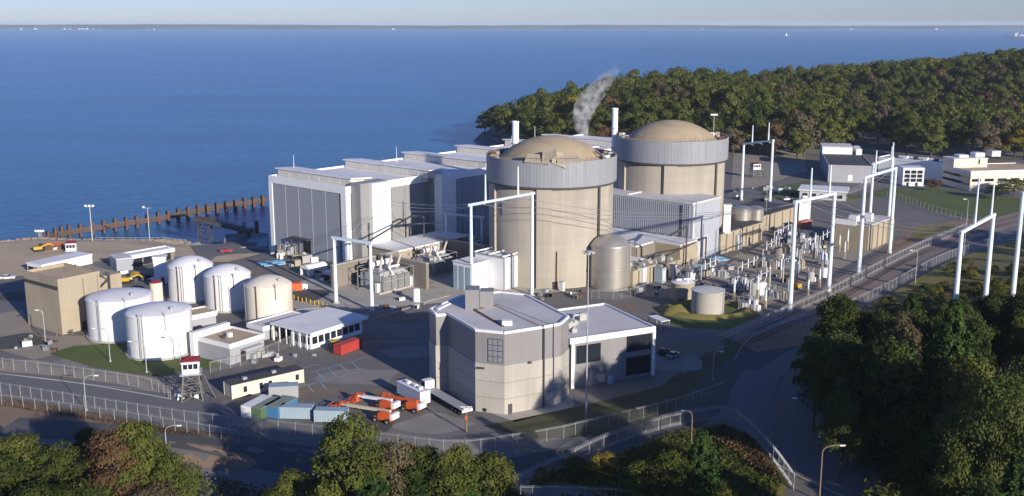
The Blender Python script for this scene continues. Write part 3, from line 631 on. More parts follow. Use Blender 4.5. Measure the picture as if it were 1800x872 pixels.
T = thing('white_vessel', 'white upright vessel beside the grey box building, left of the paired steel tanks', 'tank', (*G(1276, 410, 7), 7.2)); q = MB(); q.box(-1.3, 1.3, -1.3, 1.3, 0, 10); q.build('casing', M['white_clean'], T); q = MB(); q.box(-1.6, 1.6, -1.6, 1.6, 10.02, 10.4); q.build('cap', M['white'], T)
# ================================================================ tank farm
def farm(cx, yb, rpx, rim, apex, m, lab, ladder, seams, roofm=None):
    x, y = G(cx, yb); r = rpx/PM(y); yc = y + r; xc = (cx-900)/PM(yc, 6)
    r = rpx/PM(yc, 8); h = Ht(rim, yc); dh = max(.6, (Ht(apex, yc+r*.0)-h))
    T = dtank('storage_tank', lab, (xc, yc), r, h, dh, m, bands=seams and (h-.4,), ladder=ladder, m2=roofm)
    for z_ in (h*.25, h*.5, h*.75): q = MB(); q.lathe([(r, z_), (r+.04, z_+.01), (r+.04, z_+.09), (r, z_+.1)], 64); q.build('plate_seam', m, T)
    q = MB(); q.lathe([(r+.6, 0), (r+.6, .35), (r, .35)], 64); q.build('foundation_ring', M['concrete'], T)
    q = MB(); q.lathe([(.45, h+dh*.5), (.45, h+dh*.5+.9), (0, h+dh*.5+1)], 12, r*.55, -.4*r); q.build('roof_vent', M['galv'], T)
    q = MB(); q.tube((-r*.3, -r*.98, 0), (-r*.3, -r*.98, h+.8), .16, .16, 8); q.tube((r*.5, -r*.9, h*.7), (r*.5, -r*.9, h+1.4), .12, .12, 6); q.build('riser_pipe', M['rust'] if not roofm else M['galv'], T)
    return T
farm(212, 602.5, 55.5, 519, 511, M['tank_white'], 'white flat-topped storage tank in front of the beige block, behind another big white tank', (-108,), (1,), M['roof_white'])
farm(280.5, 634, 55.5, 544, 535, M['tank_white'], 'broad white storage tank standing by the red-roofed guard tower', (-102,), (1,), M['roof_white'])
farm(335.5, 533, 38.5, 465, 450, M['tank_white'], 'white dome-topped storage tank, rearmost of the five in the tank farm', (-95,), (1,))
farm(400.5, 549.5, 40, 480, 465, M['tank_white'], 'white dome-topped storage tank between the rear white tank and the cream tank', (-92,), (1,))
farm(472.5, 572, 41, 499, 484, M['tank_cream'], 'cream dome-topped storage tank with rusty rim beside the access road', (-150,), ())
for (px, pyb, pyt, r, lab) in ((367, 563, 480, .5, 'rusty pipe riser on the white tank'),): pass
x, y = G(276, 530); dtank('small_silo', 'slim cream silo with red cap beside the yellow crane', (x, y), 1.9, 6.0, .7, M['cream'], m2=M['maroon'])
x, y = G(284, 497); T = thing('white_tower', 'narrow white square tower behind the rear white storage tank', 'building', (x, y, 0), .2); q = MB(); q.box(-1.8, 1.8, -1.8, 1.8, 0, 8.4); q.build('wall', M['white_clean'], T); q = MB(); q.box(-2.1, 2.1, -2.1, 2.1, 8.42, 8.9); q.build('roof', M['roof_white'], T); q = MB(); q.box(.2, 1.2, -1.9, -1.8, 0, 2.2); q.build('door', M['dark_steel'], T)
# ================================================================ faceted office building in the foreground
ZT, ZS = 17.8, 10.9
OC = [(-18.8, 231), (-17, 226.6), (-14.4, 227.3), (-7.8, 214.7), (-1.6, 212.6), (6.8, 217), (10.6, 219.4), (12.6, 225), (3.4, 244.2), (-2.8, 246.9), (-12, 243.5)]
T = thing('faceted_building', 'faceted grey building with pale concrete lower walls and louvred window, beside the flatbed truck', 'building', (-2, 228, 0))
oc = [(x+2, y-228) for x, y in OC]
def off(poly, k):
    return [(x*(1+k), y*(1+k)) for x, y in poly]
q = MB(); q.prism(off(oc, .012), -1, ZS, 0); q.build('lower_wall', M['concrete'], T)
q = MB(); q.prism(oc, ZS, ZT, 0); q.build('upper_wall', M['metal_wall'], T)
q = MB(); q.prism(off(oc, -.004), ZT+.02, ZT+.25, 0); q.build('roof', M['roof_grey'], T)
q = MB(); q.ring(off(oc, .006), .5, ZT+.01, ZT+.6); q.build('parapet', M['white'], T)
q = MB()
for z in (3.4, 7.0): q.ring(off(oc, .0135), .06, z, z+.1)
q.build('wall_joint', M['blast'], T)
for x, y in ((6.8, 217), (-7.8, 214.7)):
    q = MB(); d = Vector((x+2, y-228)); d2 = d*(1.03); 
    if x > 0: q.tube((d2.x-.2, d2.y, 0), (d2.x-.2, d2.y, ZT), .22, .22, 8); q.build('downpipe', M['dark_steel'], T)
# louvred window in the face between the third and fourth corners
a = Vector((-7.8+2, 214.7-228)); b = Vector((-1.6+2, 212.6-228)); ex = (b-a).normalized(); nn = Vector((ex.y, -ex.x)); L = (b-a).length
def face_box(q, s0, s1, z0, z1, d0, d1, mi=0):
    P = [a+ex*s0+nn*d0, a+ex*s1+nn*d0, a+ex*s1+nn*d1, a+ex*s0+nn*d1]; q.prism([(p.x, p.y) for p in P], z0, z1, mi)
q = MB(); face_box(q, L-3.7, L-.3, 11.4, 16.6, 0, .12); wf = q.build('window', M['dark_steel'], T)
for i in range(3):
    for j in range(4):
        q = MB(); s0 = L-3.6+i*1.1; z0 = 11.5+j*1.27
        for k in range(4): face_box(q, s0+.05, s0+.98, z0+.08+k*.28, z0+.26+k*.28, .12, .2)
        q.build('louvre', M['panel'], wf)
for s in (.25, .8): pass
q = MB(); face_box(q, .6, 2.2, 9.9, 10.1, .2, .9); q.build('wall_lamp', M['dark_steel'], T)
q = MB(); face_box(q, 1.8, 2.5, .2, .9, .2, .35); q.build('wall_vent', M['dark'], T)
a = Vector((-1.6+2, 212.6-228)); b = Vector((6.8+2, 217-228)); ex = (b-a).normalized(); nn = Vector((ex.y, -ex.x))
q = MB(); face_box(q, .8, 1.7, 0, 2.2, .2, .35); q.build('door', M['dark_steel'], T)
q = MB(); face_box(q, 5.5, 6.3, 10.6, 11, .15, .6); q.build('wall_lamp', M['dark_steel'], T)
# roof: penthouse, seam, hatches
g = G(818, 546, ZT); g2 = G(863, 541, ZT)
q = MB(); q.box(g[0]+2, g[0]+5.2, g[1]-228, g[1]-228+4.5, ZT+.26, ZT+4.8); q.build('penthouse', M['metal_wall'], T)
q = MB(); q.box(g[0]+5.3, g[0]+8.4, g[1]-228+1, g[1]-228+4.5, ZT+.26, ZT+4.2); q.build('penthouse', M['metal_wall'], T)
q = MB(); q.bar((*[c - d for c, d in zip(G(834, 547, ZT), (-2, 228))], ZT+.32), (*[c - d for c, d in zip(G(884, 576, ZT), (-2, 228))], ZT+.32), .7, .14); q.bar((*[c - d for c, d in zip(G(834, 547, ZT), (-2, 228))], ZT+.36), (*[c - d for c, d in zip(G(874, 539, ZT), (-2, 228))], ZT+.36), .4, .2); q.build('roof_pipe', M['rust'], T)
q = MB(); q.bar((*[c - d for c, d in zip(G(875, 541, ZT), (-2, 228))], ZT+.3), (*[c - d for c, d in zip(G(952, 577, ZT), (-2, 228))], ZT+.3), .25, .1); q.build('roof_seam', M['blast'], T)
g = G(889, 573, ZT); q = MB(); q.box(g[0]+1.2, g[0]+3.4, g[1]-228.6, g[1]-227.2, ZT+.26, ZT+1.3); q.build('air_handler', M['white'], T)
g = G(779, 546, ZT); q = MB(); q.bar((g[0]+.6, g[1]-229, ZT+.6), (g[0]+3.4, g[1]-227, ZT+1.5), 1.2, .3); q.build('roof_hatch', M['white'], T)
# annex
T = thing('office_annex', 'lower flat-roofed annex with big dark windows adjoining the faceted building, in tree shade', 'building', (13.2, 228.8, 0), math.atan2(9.6, 20))
q = MB(); q.box(.1, 22.4, 0, 23, 0, 11.3); q.build('wall', M['metal_wall'], T)
q = MB(); q.box(-.1, 22.6, -.2, 23.2, 11.32, 11.6); q.build('roof', M['roof_grey'], T)
q = MB(); q.ring([(-.2, -.3), (22.8, -.3), (22.8, 23.3), (-.2, 23.3)], .4, 10.6, 12.0); q.build('parapet', M['white'], T)
for x0 in (.1, 21.9): q = MB(); q.box(x0, x0+.8, -.5, -.02, 0, 11.2); q.build('corner_column', M['white'], T)
for (x0, x1, z0, z1) in ((1.6, 8, 5.6, 9.9), (15, 21.7, 6.6, 10.4), (15, 21.7, .8, 5.2)):
    q = MB(); q.box(x0, x1, -.12, -.01, z0, z1); wf = q.build('window', M['dark'], T); n = int((x1-x0)/1.05)
    for i in range(n):
        s = x0+.1+i*(x1-x0-.1)/n; q = MB(); q.box(s, s+(x1-x0-.1)/n-.1, -.18, -.12, z0+.1, z1-.1); q.build('pane', M['glass'], wf)
q = MB(); q.box(-8, 2.5, 14, 22, 11.62, 15); q.build('penthouse', M['panel_light'], T); q = MB(); q.box(-8.2, 2.7, 13.8, 22.2, 15.02, 15.4); q.build('penthouse_roof', M['roof_white'], T)
for (x, y, s) in ((4, 8, 1.8), (6.5, 10, 1.2), (9.5, 12.5, 2), (3, 4.5, 1.3)):
    q = MB(); q.box(x, x+s, y, y+s*.8, 11.62, 11.6+s*.75); q.tube((x+s/2, y+s*.4, 11.6+s*.75), (x+s/2, y+s*.4, 11.9+s*.75), s*.3, s*.3, 12); q.build('roof_fan', M['equip'], T)
q = MB(); q.tube((8, 13, 13), (11.5, 13, 13), .25, .25, 8); q.tube((8, 13, 11.6), (8, 13, 13), .25, .25, 8); q.build('roof_duct', M['galv'], T)
q = MB(); q.box(9.5, 11, -1.2, -.3, 0, 1.6); q.build('wall_cabinet', M['bluegrey'], T)
# ================================================================ beige intake block at the left
c, rz, lx, ly, h = rect((110, 589), (99, 497), (210, 472), (46, 480))
T = thing('beige_block', 'tall windowless beige block with rooftop parapet behind the two white flat-topped tanks', 'building', (*c, 0), rz)
lx = min(max(lx, 18), 34); ly = max(ly, 11)
q = MB(); q.box(0, lx*.62, 0, ly, -1, h); q.box(lx*.62, lx, 1.2, ly, -1, h-1.2); q.build('wall', M['beige'], T)
q = MB(); q.box(.5, lx*.62-.5, .5, ly-.5, h+.02, h+.1); q.build('roof', M['roof_tan'], T)
q = MB(); q.ring([(-.1, -.1), (lx*.62+.1, -.1), (lx*.62+.1, ly+.1), (-.1, ly+.1)], .6, h-.02, h+.9); q.build('parapet', M['beige'], T)
q = MB(); q.box(-.12, -.02, .2, ly-.2, h-2.2, h-1.2); q.build('louvre_band', M['dark_steel'], T)
q = MB(); q.box(lx*.36, lx*.36+.25, -.15, -.01, 0, h-.3); q.build('wall_joint', M['blast'], T)
q = MB(); q.box(lx*.3, lx*.3+1.2, -.15, -.02, 0, 2.4); q.build('door', M['dark_steel'], T)
q = MB()
for k in range(5):
    z0 = h*.25+k*h*.15; s = 1 if k % 2 else -1; q.bar((lx*.68+(-s)*1.6, .6, z0), (lx*.68+s*1.6, .6, z0+h*.15), .9, .2)
for x in (-1.9, 1.9): q.bar((lx*.68+x, .1, 0), (lx*.68+x, .1, h), .2); q.bar((lx*.68+x, 1.1, 0), (lx*.68+x, 1.1, h), .2)
q.build('stair', M['dark_steel'], T)
c, rz, lx, ly, h = rect((74, 485), (74, 466), (160, 446), (51, 460))
T = thing('white_shed', 'long low white shed with open dark end on the shore apron', 'building', (*G(74, 483), -1.2), rz)
h = 4.2; q = MB(); q.box(0, lx, 0, 7.5, -1, h); q.build('wall', M['white'], T); q = MB(); q.box(-.2, lx+.2, -.2, 7.7, h+.02, h+.4); q.build('roof', M['roof_white'], T)
for y0 in (.5, 4): q = MB(); q.box(-.1, -.01, y0, y0+3, 0, 3.4); q.build('open_bay', M['dark'], T)
for x0 in (4, 12): q = MB(); q.box(x0, x0+1.2, -.1, -.01, 0, 2.2); q.build('door', M['dark_steel'], T)
# small structures on the apron
def guard_tower(x, y, z, h, s, lab, rz=.25):
    T = thing('guard_tower', lab, 'guard tower', (x, y, z), rz); q = MB(); w_ = 1.9*s
    for a in (-1, 1):
        for b in (-1, 1): q.bar((a*w_*1.25, b*w_*1.25, 0), (a*w_*.9, b*w_*.9, h), .28)
    for k in range(3):
        z0, z1 = h*k/3, h*(k+1)/3
        for a in (-1, 1):
            for c1, c2 in ((-1, 1), (1, -1)):
                f0, f1 = w_*(1.25-.35*k/3), w_*(1.25-.35*(k+1)/3)
                q.bar((a*f0, c1*f0, z0), (a*f1, c2*f1, z1), .12); q.bar((c1*f0, a*f0, z0), (c2*f1, a*f1, z1), .12)
            q.bar((a*f1, -f1, z1), (a*f1, f1, z1), .14); q.bar((-f1, a*f1, z1), (f1, a*f1, z1), .14)
    q.build('leg_frame', M['weathered'], T)
    q = MB(); q.box(-w_*1.3, w_*1.3, -w_*1.3, w_*1.3, h, h+.25); q.build('platform', M['galv'], T)
    q = MB(); q.box(-w_, w_, -w_, w_, h+.26, h+3.0); q.build('cab', M['white_clean'], T)
    for rot in range(4):
        q = MB(); q.box(-w_*.86, w_*.86, -w_-.06, -w_-.01, h+1.35, h+2.5); o = q.build('window', M['glass'], T); o.rotation_euler.z = rot*PI/2
        for k in (-1, 1): q = MB(); q.box(k*w_*.3-.08, k*w_*.3+.08, -w_-.1, -w_-.06, h+1.35, h+2.5); q.build('mullion', M['white_clean'], o)
    q = MB(); q.box(-w_*1.35, w_*1.35, -w_*1.35, w_*1.35, h+.3, h+1.0) if False else None
    q = MB(); q.box(-w_*1.12, w_*1.12, -w_*1.12, w_*1.12, h+3.02, h+3.2); q._a([(-w_*1.12,-w_*1.12,h+3.2),(w_*1.12,-w_*1.12,h+3.2),(w_*1.12,w_*1.12,h+3.2),(-w_*1.12,w_*1.12,h+3.2),(-.6,0,h+3.8),(.6,0,h+3.8)], [(0,1,5,4),(1,2,5),(2,3,4,5),(3,0,4)], 0); q.build('roof', M['maroon'], T)
    q = MB()
    for k in range(7): q.bar((w_*1.3+.2, -1.2+k*.1, h*k/7), (w_*1.3+1.0, -1.2+k*.1, h*k/7+.05), .25, .06)
    q.bar((w_*1.3+2.6, -1, 0), (w_*1.3+.2, -1, h), .9, .12); q.build('stair', M['weathered'], T)
    return T
gx, gy = G(339, 700); guard_tower(gx, gy, 0, 6.0, .95, 'guard tower on a grey lattice stand with maroon roof, in front of the white tanks')
gx, gy = G(127, 452, -2); guard_tower(gx, gy, -3, 3.4, .9, 'small guard tower with red top at the shore behind the long white shed')
x, y = G(97, 451, -3); T = thing('white_hut', 'tiny white two-storey hut at the water beside the radio mast', 'hut', (x, y, -4.5), -.3); q = MB(); q.box(-2.2, 2.2, -2, 2, 0, 5.2); q.build('wall', M['white_clean'], T); q = MB(); q.box(-2.4, 2.4, -2.2, 2.2, 5.22, 5.5); q.build('roof', M['roof_white'], T); q = MB(); q.box(-1.9, 1.9, -2.1, -2.01, 2.8, 3.9); q.build('window', M['glass'], T)
def excavator(px, py, lab, z, rz, s=1, m='yellow'):
    x, y = G(px, py, z); T = thing('excavator', lab, 'excavator', (x, y, hgt(x, y)), rz)
    for a in (-1, 1):
        q = MB(); q.prism([(-2, 0), (2, 0), (2.4, .5), (2, 1), (-2, 1), (-2.4, .5)], -.35, .35); o = q.build('track', M['black'], T); o.rotation_euler = (PI/2, 0, 0); o.location = (0, a*1.2, 0)
    q = MB(); q.box(-2.4, 1.2, -1.4, 1.4, 1.1, 2.4); q.build('body', M[m], T); q = MB(); q.box(.2, 1.7, .2, 1.3, 2.41, 3.6); q.build('cab', M['glass'], T)
    q = MB(); q.bar((1, -.3, 2), (4.6, -.3, 3.3), .55); q.bar((4.6, -.3, 3.3), (6.2, -.3, 2.0), .45); q.build('boom', M[m], T); q = MB(); q.box(5.7, 6.8, -.9, .3, 1, 2.1); q.build('bucket', M['dark_steel'], T); T.scale = (s, s, s)
excavator(70, 456, 'yellow excavator parked behind the long white shed', -3, .6, .8)
excavator(222, 498, 'long yellow machine standing behind the white flat-topped tanks', 0, .25, .85)
x, y = G(88, 452, -3); T = thing('spoil_box', 'rusty orange skip beside the yellow excavator', 'skip', (x+2, y, hgt(x, y)), .3); q = MB(); q.box(-3, 3, -1.2, 1.2, 0, 2); q.build('bin', M['rust'], T); q = MB(); q.ring([(-3.1,-1.3),(3.1,-1.3),(3.1,1.3),(-3.1,1.3)], .2, 2.0, 2.2); q.build('rim', M['orange'], T)
def low_shed(name, lab, cb, p1, p2d, h, wall, roof, fascia=None, depth=6, bays=0, z=0):
    a = G(*cb, z); b = G(*p1, z); rz = math.atan2(b[1]-a[1], b[0]-a[0]); L = math.dist(a, b)
    T = thing(name, lab, 'building', (*a, z), rz); q = MB(); q.box(.2, L-.2, .2, depth-.2, -.5, h); q.build('wall', wall, T)
    q = MB(); q.box(.1, L-.1, .1, depth-.1, h+.02, h+.3); q.build('roof', roof, T)
    if fascia: q = MB(); q.ring([(-.1, -.1), (L+.1, -.1), (L+.1, depth+.1), (-.1, depth+.1)], .3, h-.7, h+.6); q.build('fascia', fascia, T)
    for i in range(bays): q = MB(); s = 1+i*(L-2)/bays; q.box(s, s+(L-2)/bays-.6, .08, .19, .2, h-.9); q.build('window', M['glass'], T)
    return T, L
low_shed('white_roof_shed', 'low open shed with long white roof edge behind the narrow white tower', (232, 470), (308, 456), 0, 3.6, M['blast'], M['roof_white'], M['white_clean'], 6, 4)
low_shed('grey_shed', 'dark grey low shed between the beige block and the narrow white tower', (205, 478), (236, 474), 0, 4, M['panel'], M['roof_grey'], None, 9)
low_shed('pump_house', 'low concrete pump house with white fascia along the front of the cream tank', (463, 599), (541, 576), 0, 3.2, M['grey_wall'], M['roof_grey'], M['white_clean'], 6.5)
low_shed('pump_house', 'low tan-roofed pump house squeezed between the broad white tank and the middle dome-topped tank', (338, 577), (382, 568), 0, 3.0, M['grey_wall'], M['roof_tan'], M['white_clean'], 7)
# small grey building with tan roof
c, rz, lx, ly, h = rect((405.5, 642), (405.5, 607), (462, 587), (353, 592))
T = thing('grey_building', 'small grey building with tan roof and white parapet beside the broad white tank', 'building', (*c, 0), rz)
q = MB(); q.box(0, lx, 0, ly, -.5, h-.5); q.build('wall', M['grey_wall'], T); q = MB(); q.box(.2, lx-.2, .2, ly-.2, h-.48, h-.1); q.build('roof', M['roof_tan'], T)
q = MB(); q.ring([(-.15, -.15), (lx+.15, -.15), (lx+.15, ly+.15), (-.15, ly+.15)], .5, h-.9, h+.25); q.build('parapet', M['white_clean'], T)
q = MB(); q.box(-1, lx-.4, ly+.2, ly+1.8, -.5, h+1.3); q.build('rear_wall', M['white_clean'], T)
q = MB(); q.box(lx*.42, lx*.42+1, ly*.45, ly*.45+1, h-.1, h+1); q.build('roof_unit', M['white_clean'], T); q = MB(); q.tube((lx*.3, ly*.5, h-.1), (lx*.3, ly*.5, h+.7), .5, .5, 12); q.build('roof_unit', M['dark_steel'], T)
q = MB(); q.box(lx*.3, lx*.3+1.6, -.1, -.01, 0, 2.6); q.build('door', M['dark'], T); q = MB(); q.box(lx*.28, lx*.85, -1.6, -.02, 3.1, 3.3); q.build('awning', M['grey_wall'], T)
for k, s in enumerate((.55, .68, .82)): q = MB(); q.box(lx*s, lx*s+1.1, -1.3, -.1, 0, 1.2+.3*(k % 2)); q.build('wall_cabinet', M['equip'], T)
# canopy building
c, rz, lx, ly, h = rect((547, 616), (543, 602), (628, 570), (488, 581))
T = thing('canopy_building', 'white-roofed gatehouse with wide overhanging canopy on posts, beside the red container', 'building', (*c, 0), rz); h = 4.3
q = MB(); q.box(.5, lx-.4, .6, ly*.55, 0, h); q.build('wall', M['white_clean'], T)
q = MB(); q.box(-.5, lx+.6, -.6, ly+.6, h+.02, h+.45); q.build('roof', M['roof_white'], T); q = MB(); q.box(-.6, lx+.7, -.75, -.62, h-.3, h+.5); q.build('fascia', M['white_clean'], T)
for i in range(8): q = MB(); s = 1.0+i*(lx-2)/8; q.box(s, s+(lx-2)/8-.45, .5, .59, 1.2, 3.1); q.build('window', M['glass'], T)
for i in range(4): q = MB(); s = 1+i*(ly*.5-1.4)/4; q.box(.41, .49, s, s+1, 1.2, 3.1); q.build('window', M['glass'], T)
for i in range(6): q = MB(); q.box(-.3, -.05, ly*.08+i*ly*.18, ly*.08+i*ly*.18+.25, 0, h); q.build('post', M['white'], T)
for i in range(4): q = MB(); q.box(lx*.3*i, lx*.3*i+.25, ly-.3, ly-.05, 0, h); q.build('post', M['white'], T)
# ================================================================ containers, trailers, vehicles
def boxrow(cb, rz, L, wd, h, name, lab, cat, body, roof=None, group=None, ribs=True, endm=None):
    x, y = G(*cb); T = thing(name, lab, cat, (x, y, hgt(x, y)+.03), rz, group)
    q = MB(); q.box(.06, L-.06, .06, wd-.06, .12, h-.05); q.build('shell', body, T)
    q = MB(); q.box(0, L, 0, wd, h-.05, h+.06); q.build('roof', roof or body, T)
    for x0 in (0, L-.16):
        for y0 in (0, wd-.16): q = MB(); q.box(x0, x0+.16, y0, y0+.16, 0, h-.06); q.build('corner_post', body, T)
    if ribs:
        q = MB(); n = int(L/.55)
        for i in range(n): s = .3+i*(L-.6)/n; q.box(s, s+.24, -.01, wd+.01, .2, h-.15)
        q.build('side_rib', body, T)['kind'] = 'stuff'
        for xa in (L-.05, -.02):
            for ya, yb in ((.1, wd/2-.03), (wd/2+.03, wd-.1)): q = MB(); q.box(xa, xa+.07, ya, yb, .2, h-.15); q.build('end_door', endm or body, T)
    return T
boxrow((441, 737), 1.15, 7.5, 2.5, 2.6, 'shipping_container', 'white container at the left end of the container row', 'container', M['white'])
boxrow((459, 740), 1.15, 7.5, 2.5, 2.6, 'shipping_container', 'green container between the white and the blue ones', 'container', M['green'], M['roof_green'])
boxrow((489, 738), 1.15, 7.0, 3.7, 2.6, 'shipping_container', 'bright blue container with grey-green top next to the green one', 'container', M['blue'], M['roof_green'])
boxrow((492, 737), -.06, 6.8, 2.5, 2.6, 'shipping_container', 'pale blue-grey container right of the bright blue one', 'container', M['bluegrey'])
boxrow((552, 743), -.06, 7.0, 2.5, 2.6, 'shipping_container', 'blue-grey container standing alone beside the round tree top', 'container', M['bluegrey'])
boxrow((473, 703), .17, 6.4, 3.0, 2.8, 'shipping_container', 'pale grey container in front of the long office trailer', 'container', M['grey_wall'], M['bluegrey'])
boxrow((600, 626), 1.0, 8.0, 2.6, 2.6, 'shipping_container', 'red container at the shade line beside the white canopy building', 'container', M['red'])
a = G(408, 703); b = G(535, 673); rz = math.atan2(b[1]-a[1], b[0]-a[0]); L = math.dist(a, b)
T = boxrow((408, 703), rz, L, 4.2, 3.3, 'office_trailer', 'long cream office trailer with dark roof and three small windows', 'trailer', M['cream'], M['roof_dark'], ribs=False)
for s in (.16, .375, .5, .88): q = MB(); q.box(L*s, L*s+.8, -.05, .055, 1.1, 2.4); q.build('window', M['glass'], T)
q = MB(); q.box(.3, L-.3, .3, 3.9, -.1, .11); q.build('skirting', M['dark_steel'], T)
for s in (.2, .6): q = MB(); q.box(L*s, L*s+1, 1.6, 2.6, 3.37, 3.9); q.build('roof_unit', M['panel'], T)
x, y = G(589, 610); T = thing('dumpster', 'green dumpster with yellow lid beside the red container', 'dumpster', (x, y, 0), .5); q = MB(); q._a([(-1,-.8,.2),(1,-.8,.2),(1,.8,.2),(-1,.8,.2),(-1.3,-1,1.6),(1.3,-1,1.6),(1.3,1,1.6),(-1.3,1,1.6)], [(0,3,2,1),(0,1,5,4),(1,2,6,5),(2,3,7,6),(3,0,4,7)], 0); q.build('bin', M['green'], T); q = MB(); q.bar((0,-1,1.75),(0,1,1.75), 2.6, .14); q.build('lid', M['yellow'], T)
def wheel(par, x, y, r, wd=.3, name='wheel'):
    q = MB(); q.tube((x, y-wd/2, r), (x, y+wd/2, r), r, r, 14); o = q.build(name, M['tyre'], par); q = MB(); q.tube((x, y-wd/2-.02, r), (x, y+wd/2+.02, r), r*.5, r*.5, 10); q.build('rim', M['galv'], o)
def boom_lift(px, py, tipx, tipy, lab, boomm):
    x, y = G(px, py); tx, ty = G(tipx, tipy, 1.0); rz = math.atan2(ty-y, tx-x); L = math.dist((x, y), (tx, ty))
    T = thing('boom_lift', lab, 'boom lift', (x, y, .02), rz)
    q = MB(); q.box(-2.1, 2.1, -.9, .9, .55, 1.15); q.build('chassis', M['orange'], T)
    for a in (-1.5, 1.5):
        for b in (-1.15, 1.15): wheel(T, a, b, .55, .45)
    q = MB(); q.prism([(-2.6, -1.1), (.9, -1.1), (1.2, -.5), (1.2, .5), (.9, 1.1), (-2.6, 1.1)], 1.2, 2.1); q.build('turntable', M['orange'], T)
    q = MB(); q.box(-3.0, -2.2, -1.15, 1.15, 1.15, 2.35); q.build('counterweight', M['white_clean'], T)
    q = MB(); q.box(-1.9, .4, .55, 1.12, 2.1, 2.6); q.build('engine_cover', M['orange'], T)
    bl = L*.72; q = MB(); q.bar((-1.6, 0, 2.5), (bl, 0, 1.9), .6, .6); q.bar((bl, 0, 1.9), (bl+1.4, 0, 1.8), .45, .45); q.build('boom', boomm, T)
    q = MB(); q.bar((bl+1.2, 0, 2.3), (bl+2.2, 0, 1.2), .55, .5); q.bar((bl+2.2, 0, 1.2), (L-.9, 0, 1.2), .4, .4); q.bar((bl-.4, 0, 2.5), (bl+1.6, 0, 2.4), .4, .35); q.build('jib', M['orange'], T)
    q = MB(); q.box(L-1, L+.4, -1.2, 1.2, .3, .45)
    for a in (L-1, L+.4):
        for b in (-1.2, 0, 1.2): q.bar((a, b, .4), (a, b, 1.5), .08)
    for z in (.95, 1.5):
        q.bar((L-1, -1.2, z), (L-1, 1.2, z), .08); q.bar((L+.4, -1.2, z), (L+.4, 1.2, z), .08); q.bar((L-1, -1.2, z), (L+.4, -1.2, z), .08); q.bar((L-1, 1.2, z), (L+.4, 1.2, z), .08)
    q.box(L-1.1, L-.95, -.5, .5, .5, 1.3); q.build('basket', M['orange'], T)
boom_lift(676, 741, 585, 713, 'orange boom lift with long cream boom, closest to the fence', M['boom_cream'])
boom_lift(679, 721, 622, 700, 'orange boom lift with white boom, between two other lifts', M['white_clean'])
boom_lift(725, 722, 668, 700, 'orange boom lift parked beside the white box trailer', M['orange'])
# white box trailer
a = G(739, 718); b = G(698, 697); rz = math.atan2(a[1]-b[1], a[0]-b[0]); L = math.dist(a, b)
T = thing('box_trailer', 'white box trailer with roof units parked between the orange lifts and the flatbed', 'trailer', (*b, .02), rz)
q = MB(); q.box(0, L, 0, 2.6, .8, 3.5); q.build('body', M['white_clean'], T); q = MB(); q.box(-.05, L+.05, -.05, 2.65, 3.5, 3.62); q.build('roof', M['roof_white'], T)
for ya, yb in ((.15, 1.27), (1.33, 2.45)): q = MB(); q.box(L, L+.06, ya, yb, .95, 3.35); q.build('rear_door', M['white_clean'], T)
for s in (.25, .55, .75): q = MB(); q.box(L*s, L*s+.9, .8, 1.7, 3.62, 4.2); q.build('roof_unit', M['white'], T)
for a_ in (1.2, L-2.6, L-1.3):
    for b_ in (.15, 2.45): wheel(T, a_, b_, .48)
# flatbed truck
a = G(821, 731); b = G(757, 694); rz = math.atan2(a[1]-b[1], a[0]-b[0]); L = math.dist(a, b)
T = thing('flatbed_truck', 'white-cabbed truck with long empty slatted flatbed beside the faceted building', 'truck', (*b, .02), rz)
q = MB(); q.box(0, L, -1.3, 1.3, 1.15, 1.35); q.box(.2, L-.3, -.5, .5, .8, 1.15); q.build('bed_frame', M['dark_steel'], T)
n = 22
me = MB(); me.box(0, L/n-.06, -1.32, 1.32, 1.36, 1.46); me = me.mesh('deck_plank', M['panel'])
for i in range(n): inst('deck_plank', me, T, (i*L/n, 0, 0))
q = MB(); q.box(L, L+.15, -1.3, 1.3, .9, 1.5); q.build('tail_bar', M['white'], T)
for a_ in (L-1.2, L-2.6, L-4, 1.2, 2.6):
    for b_ in (-1.05, 1.05): wheel(T, a_, b_, .5, .5)
q = MB(); q.prism([(-2.8, .6), (-.3, .6), (-.3, 3.3), (-2.0, 3.3), (-2.8, 2.1)], -1.2, 1.2); o = q.build('cab', M['white_clean'], T); o.rotation_euler = (PI/2, 0, 0)
q = MB(); q.quad((-2.04, -1.05, 3.2), (-2.84, -1.05, 2.1), (-2.84, 1.05, 2.1), (-2.04, 1.05, 3.2)); o = q.build('windscreen', M['glass'], T)
for s in (-1.22, 1.2): q = MB(); q.box(-2.0, -.8, s, s+.02, 2.0, 2.95); q.build('side_window', M['glass'], T)
for b_ in (-1.05, 1.05): wheel(T, -2.0, b_, .5, .35)
def car(x, y, rz, lab, m, z=None, group=None):
    T = thing('parked_car', lab, 'car', (x, y, hgt(x, y)+.05 if z is None else z), rz, group)
    q = MB(); q.prism([(-2.2, .3), (2.2, .3), (2.25, .75), (1.9, .92), (.9, .98), (-1.9, 1.0), (-2.25, .85)], -.88, .88); o = q.build('body', m, T); o.rotation_euler = (PI/2, 0, 0)
    q = MB(); q._a([(-1.75,-.8,.98),(.95,-.8,.96),(.95,.8,.96),(-1.75,.8,.98),(-1.2,-.62,1.48),(.25,-.62,1.48),(.25,.62,1.48),(-1.2,.62,1.48)], [(0,1,5,4),(1,2,6,5),(2,3,7,6),(3,0,4,7)], 0); q.build('windows', M['glass'], T)
    q = MB(); q.box(-1.22, .27, -.64, .64, 1.48, 1.54); q.build('roof', m, T)
    for a in (-1.35, 1.35):
        for b in (-.8, .8): wheel(T, a, b, .33, .24)
    return T
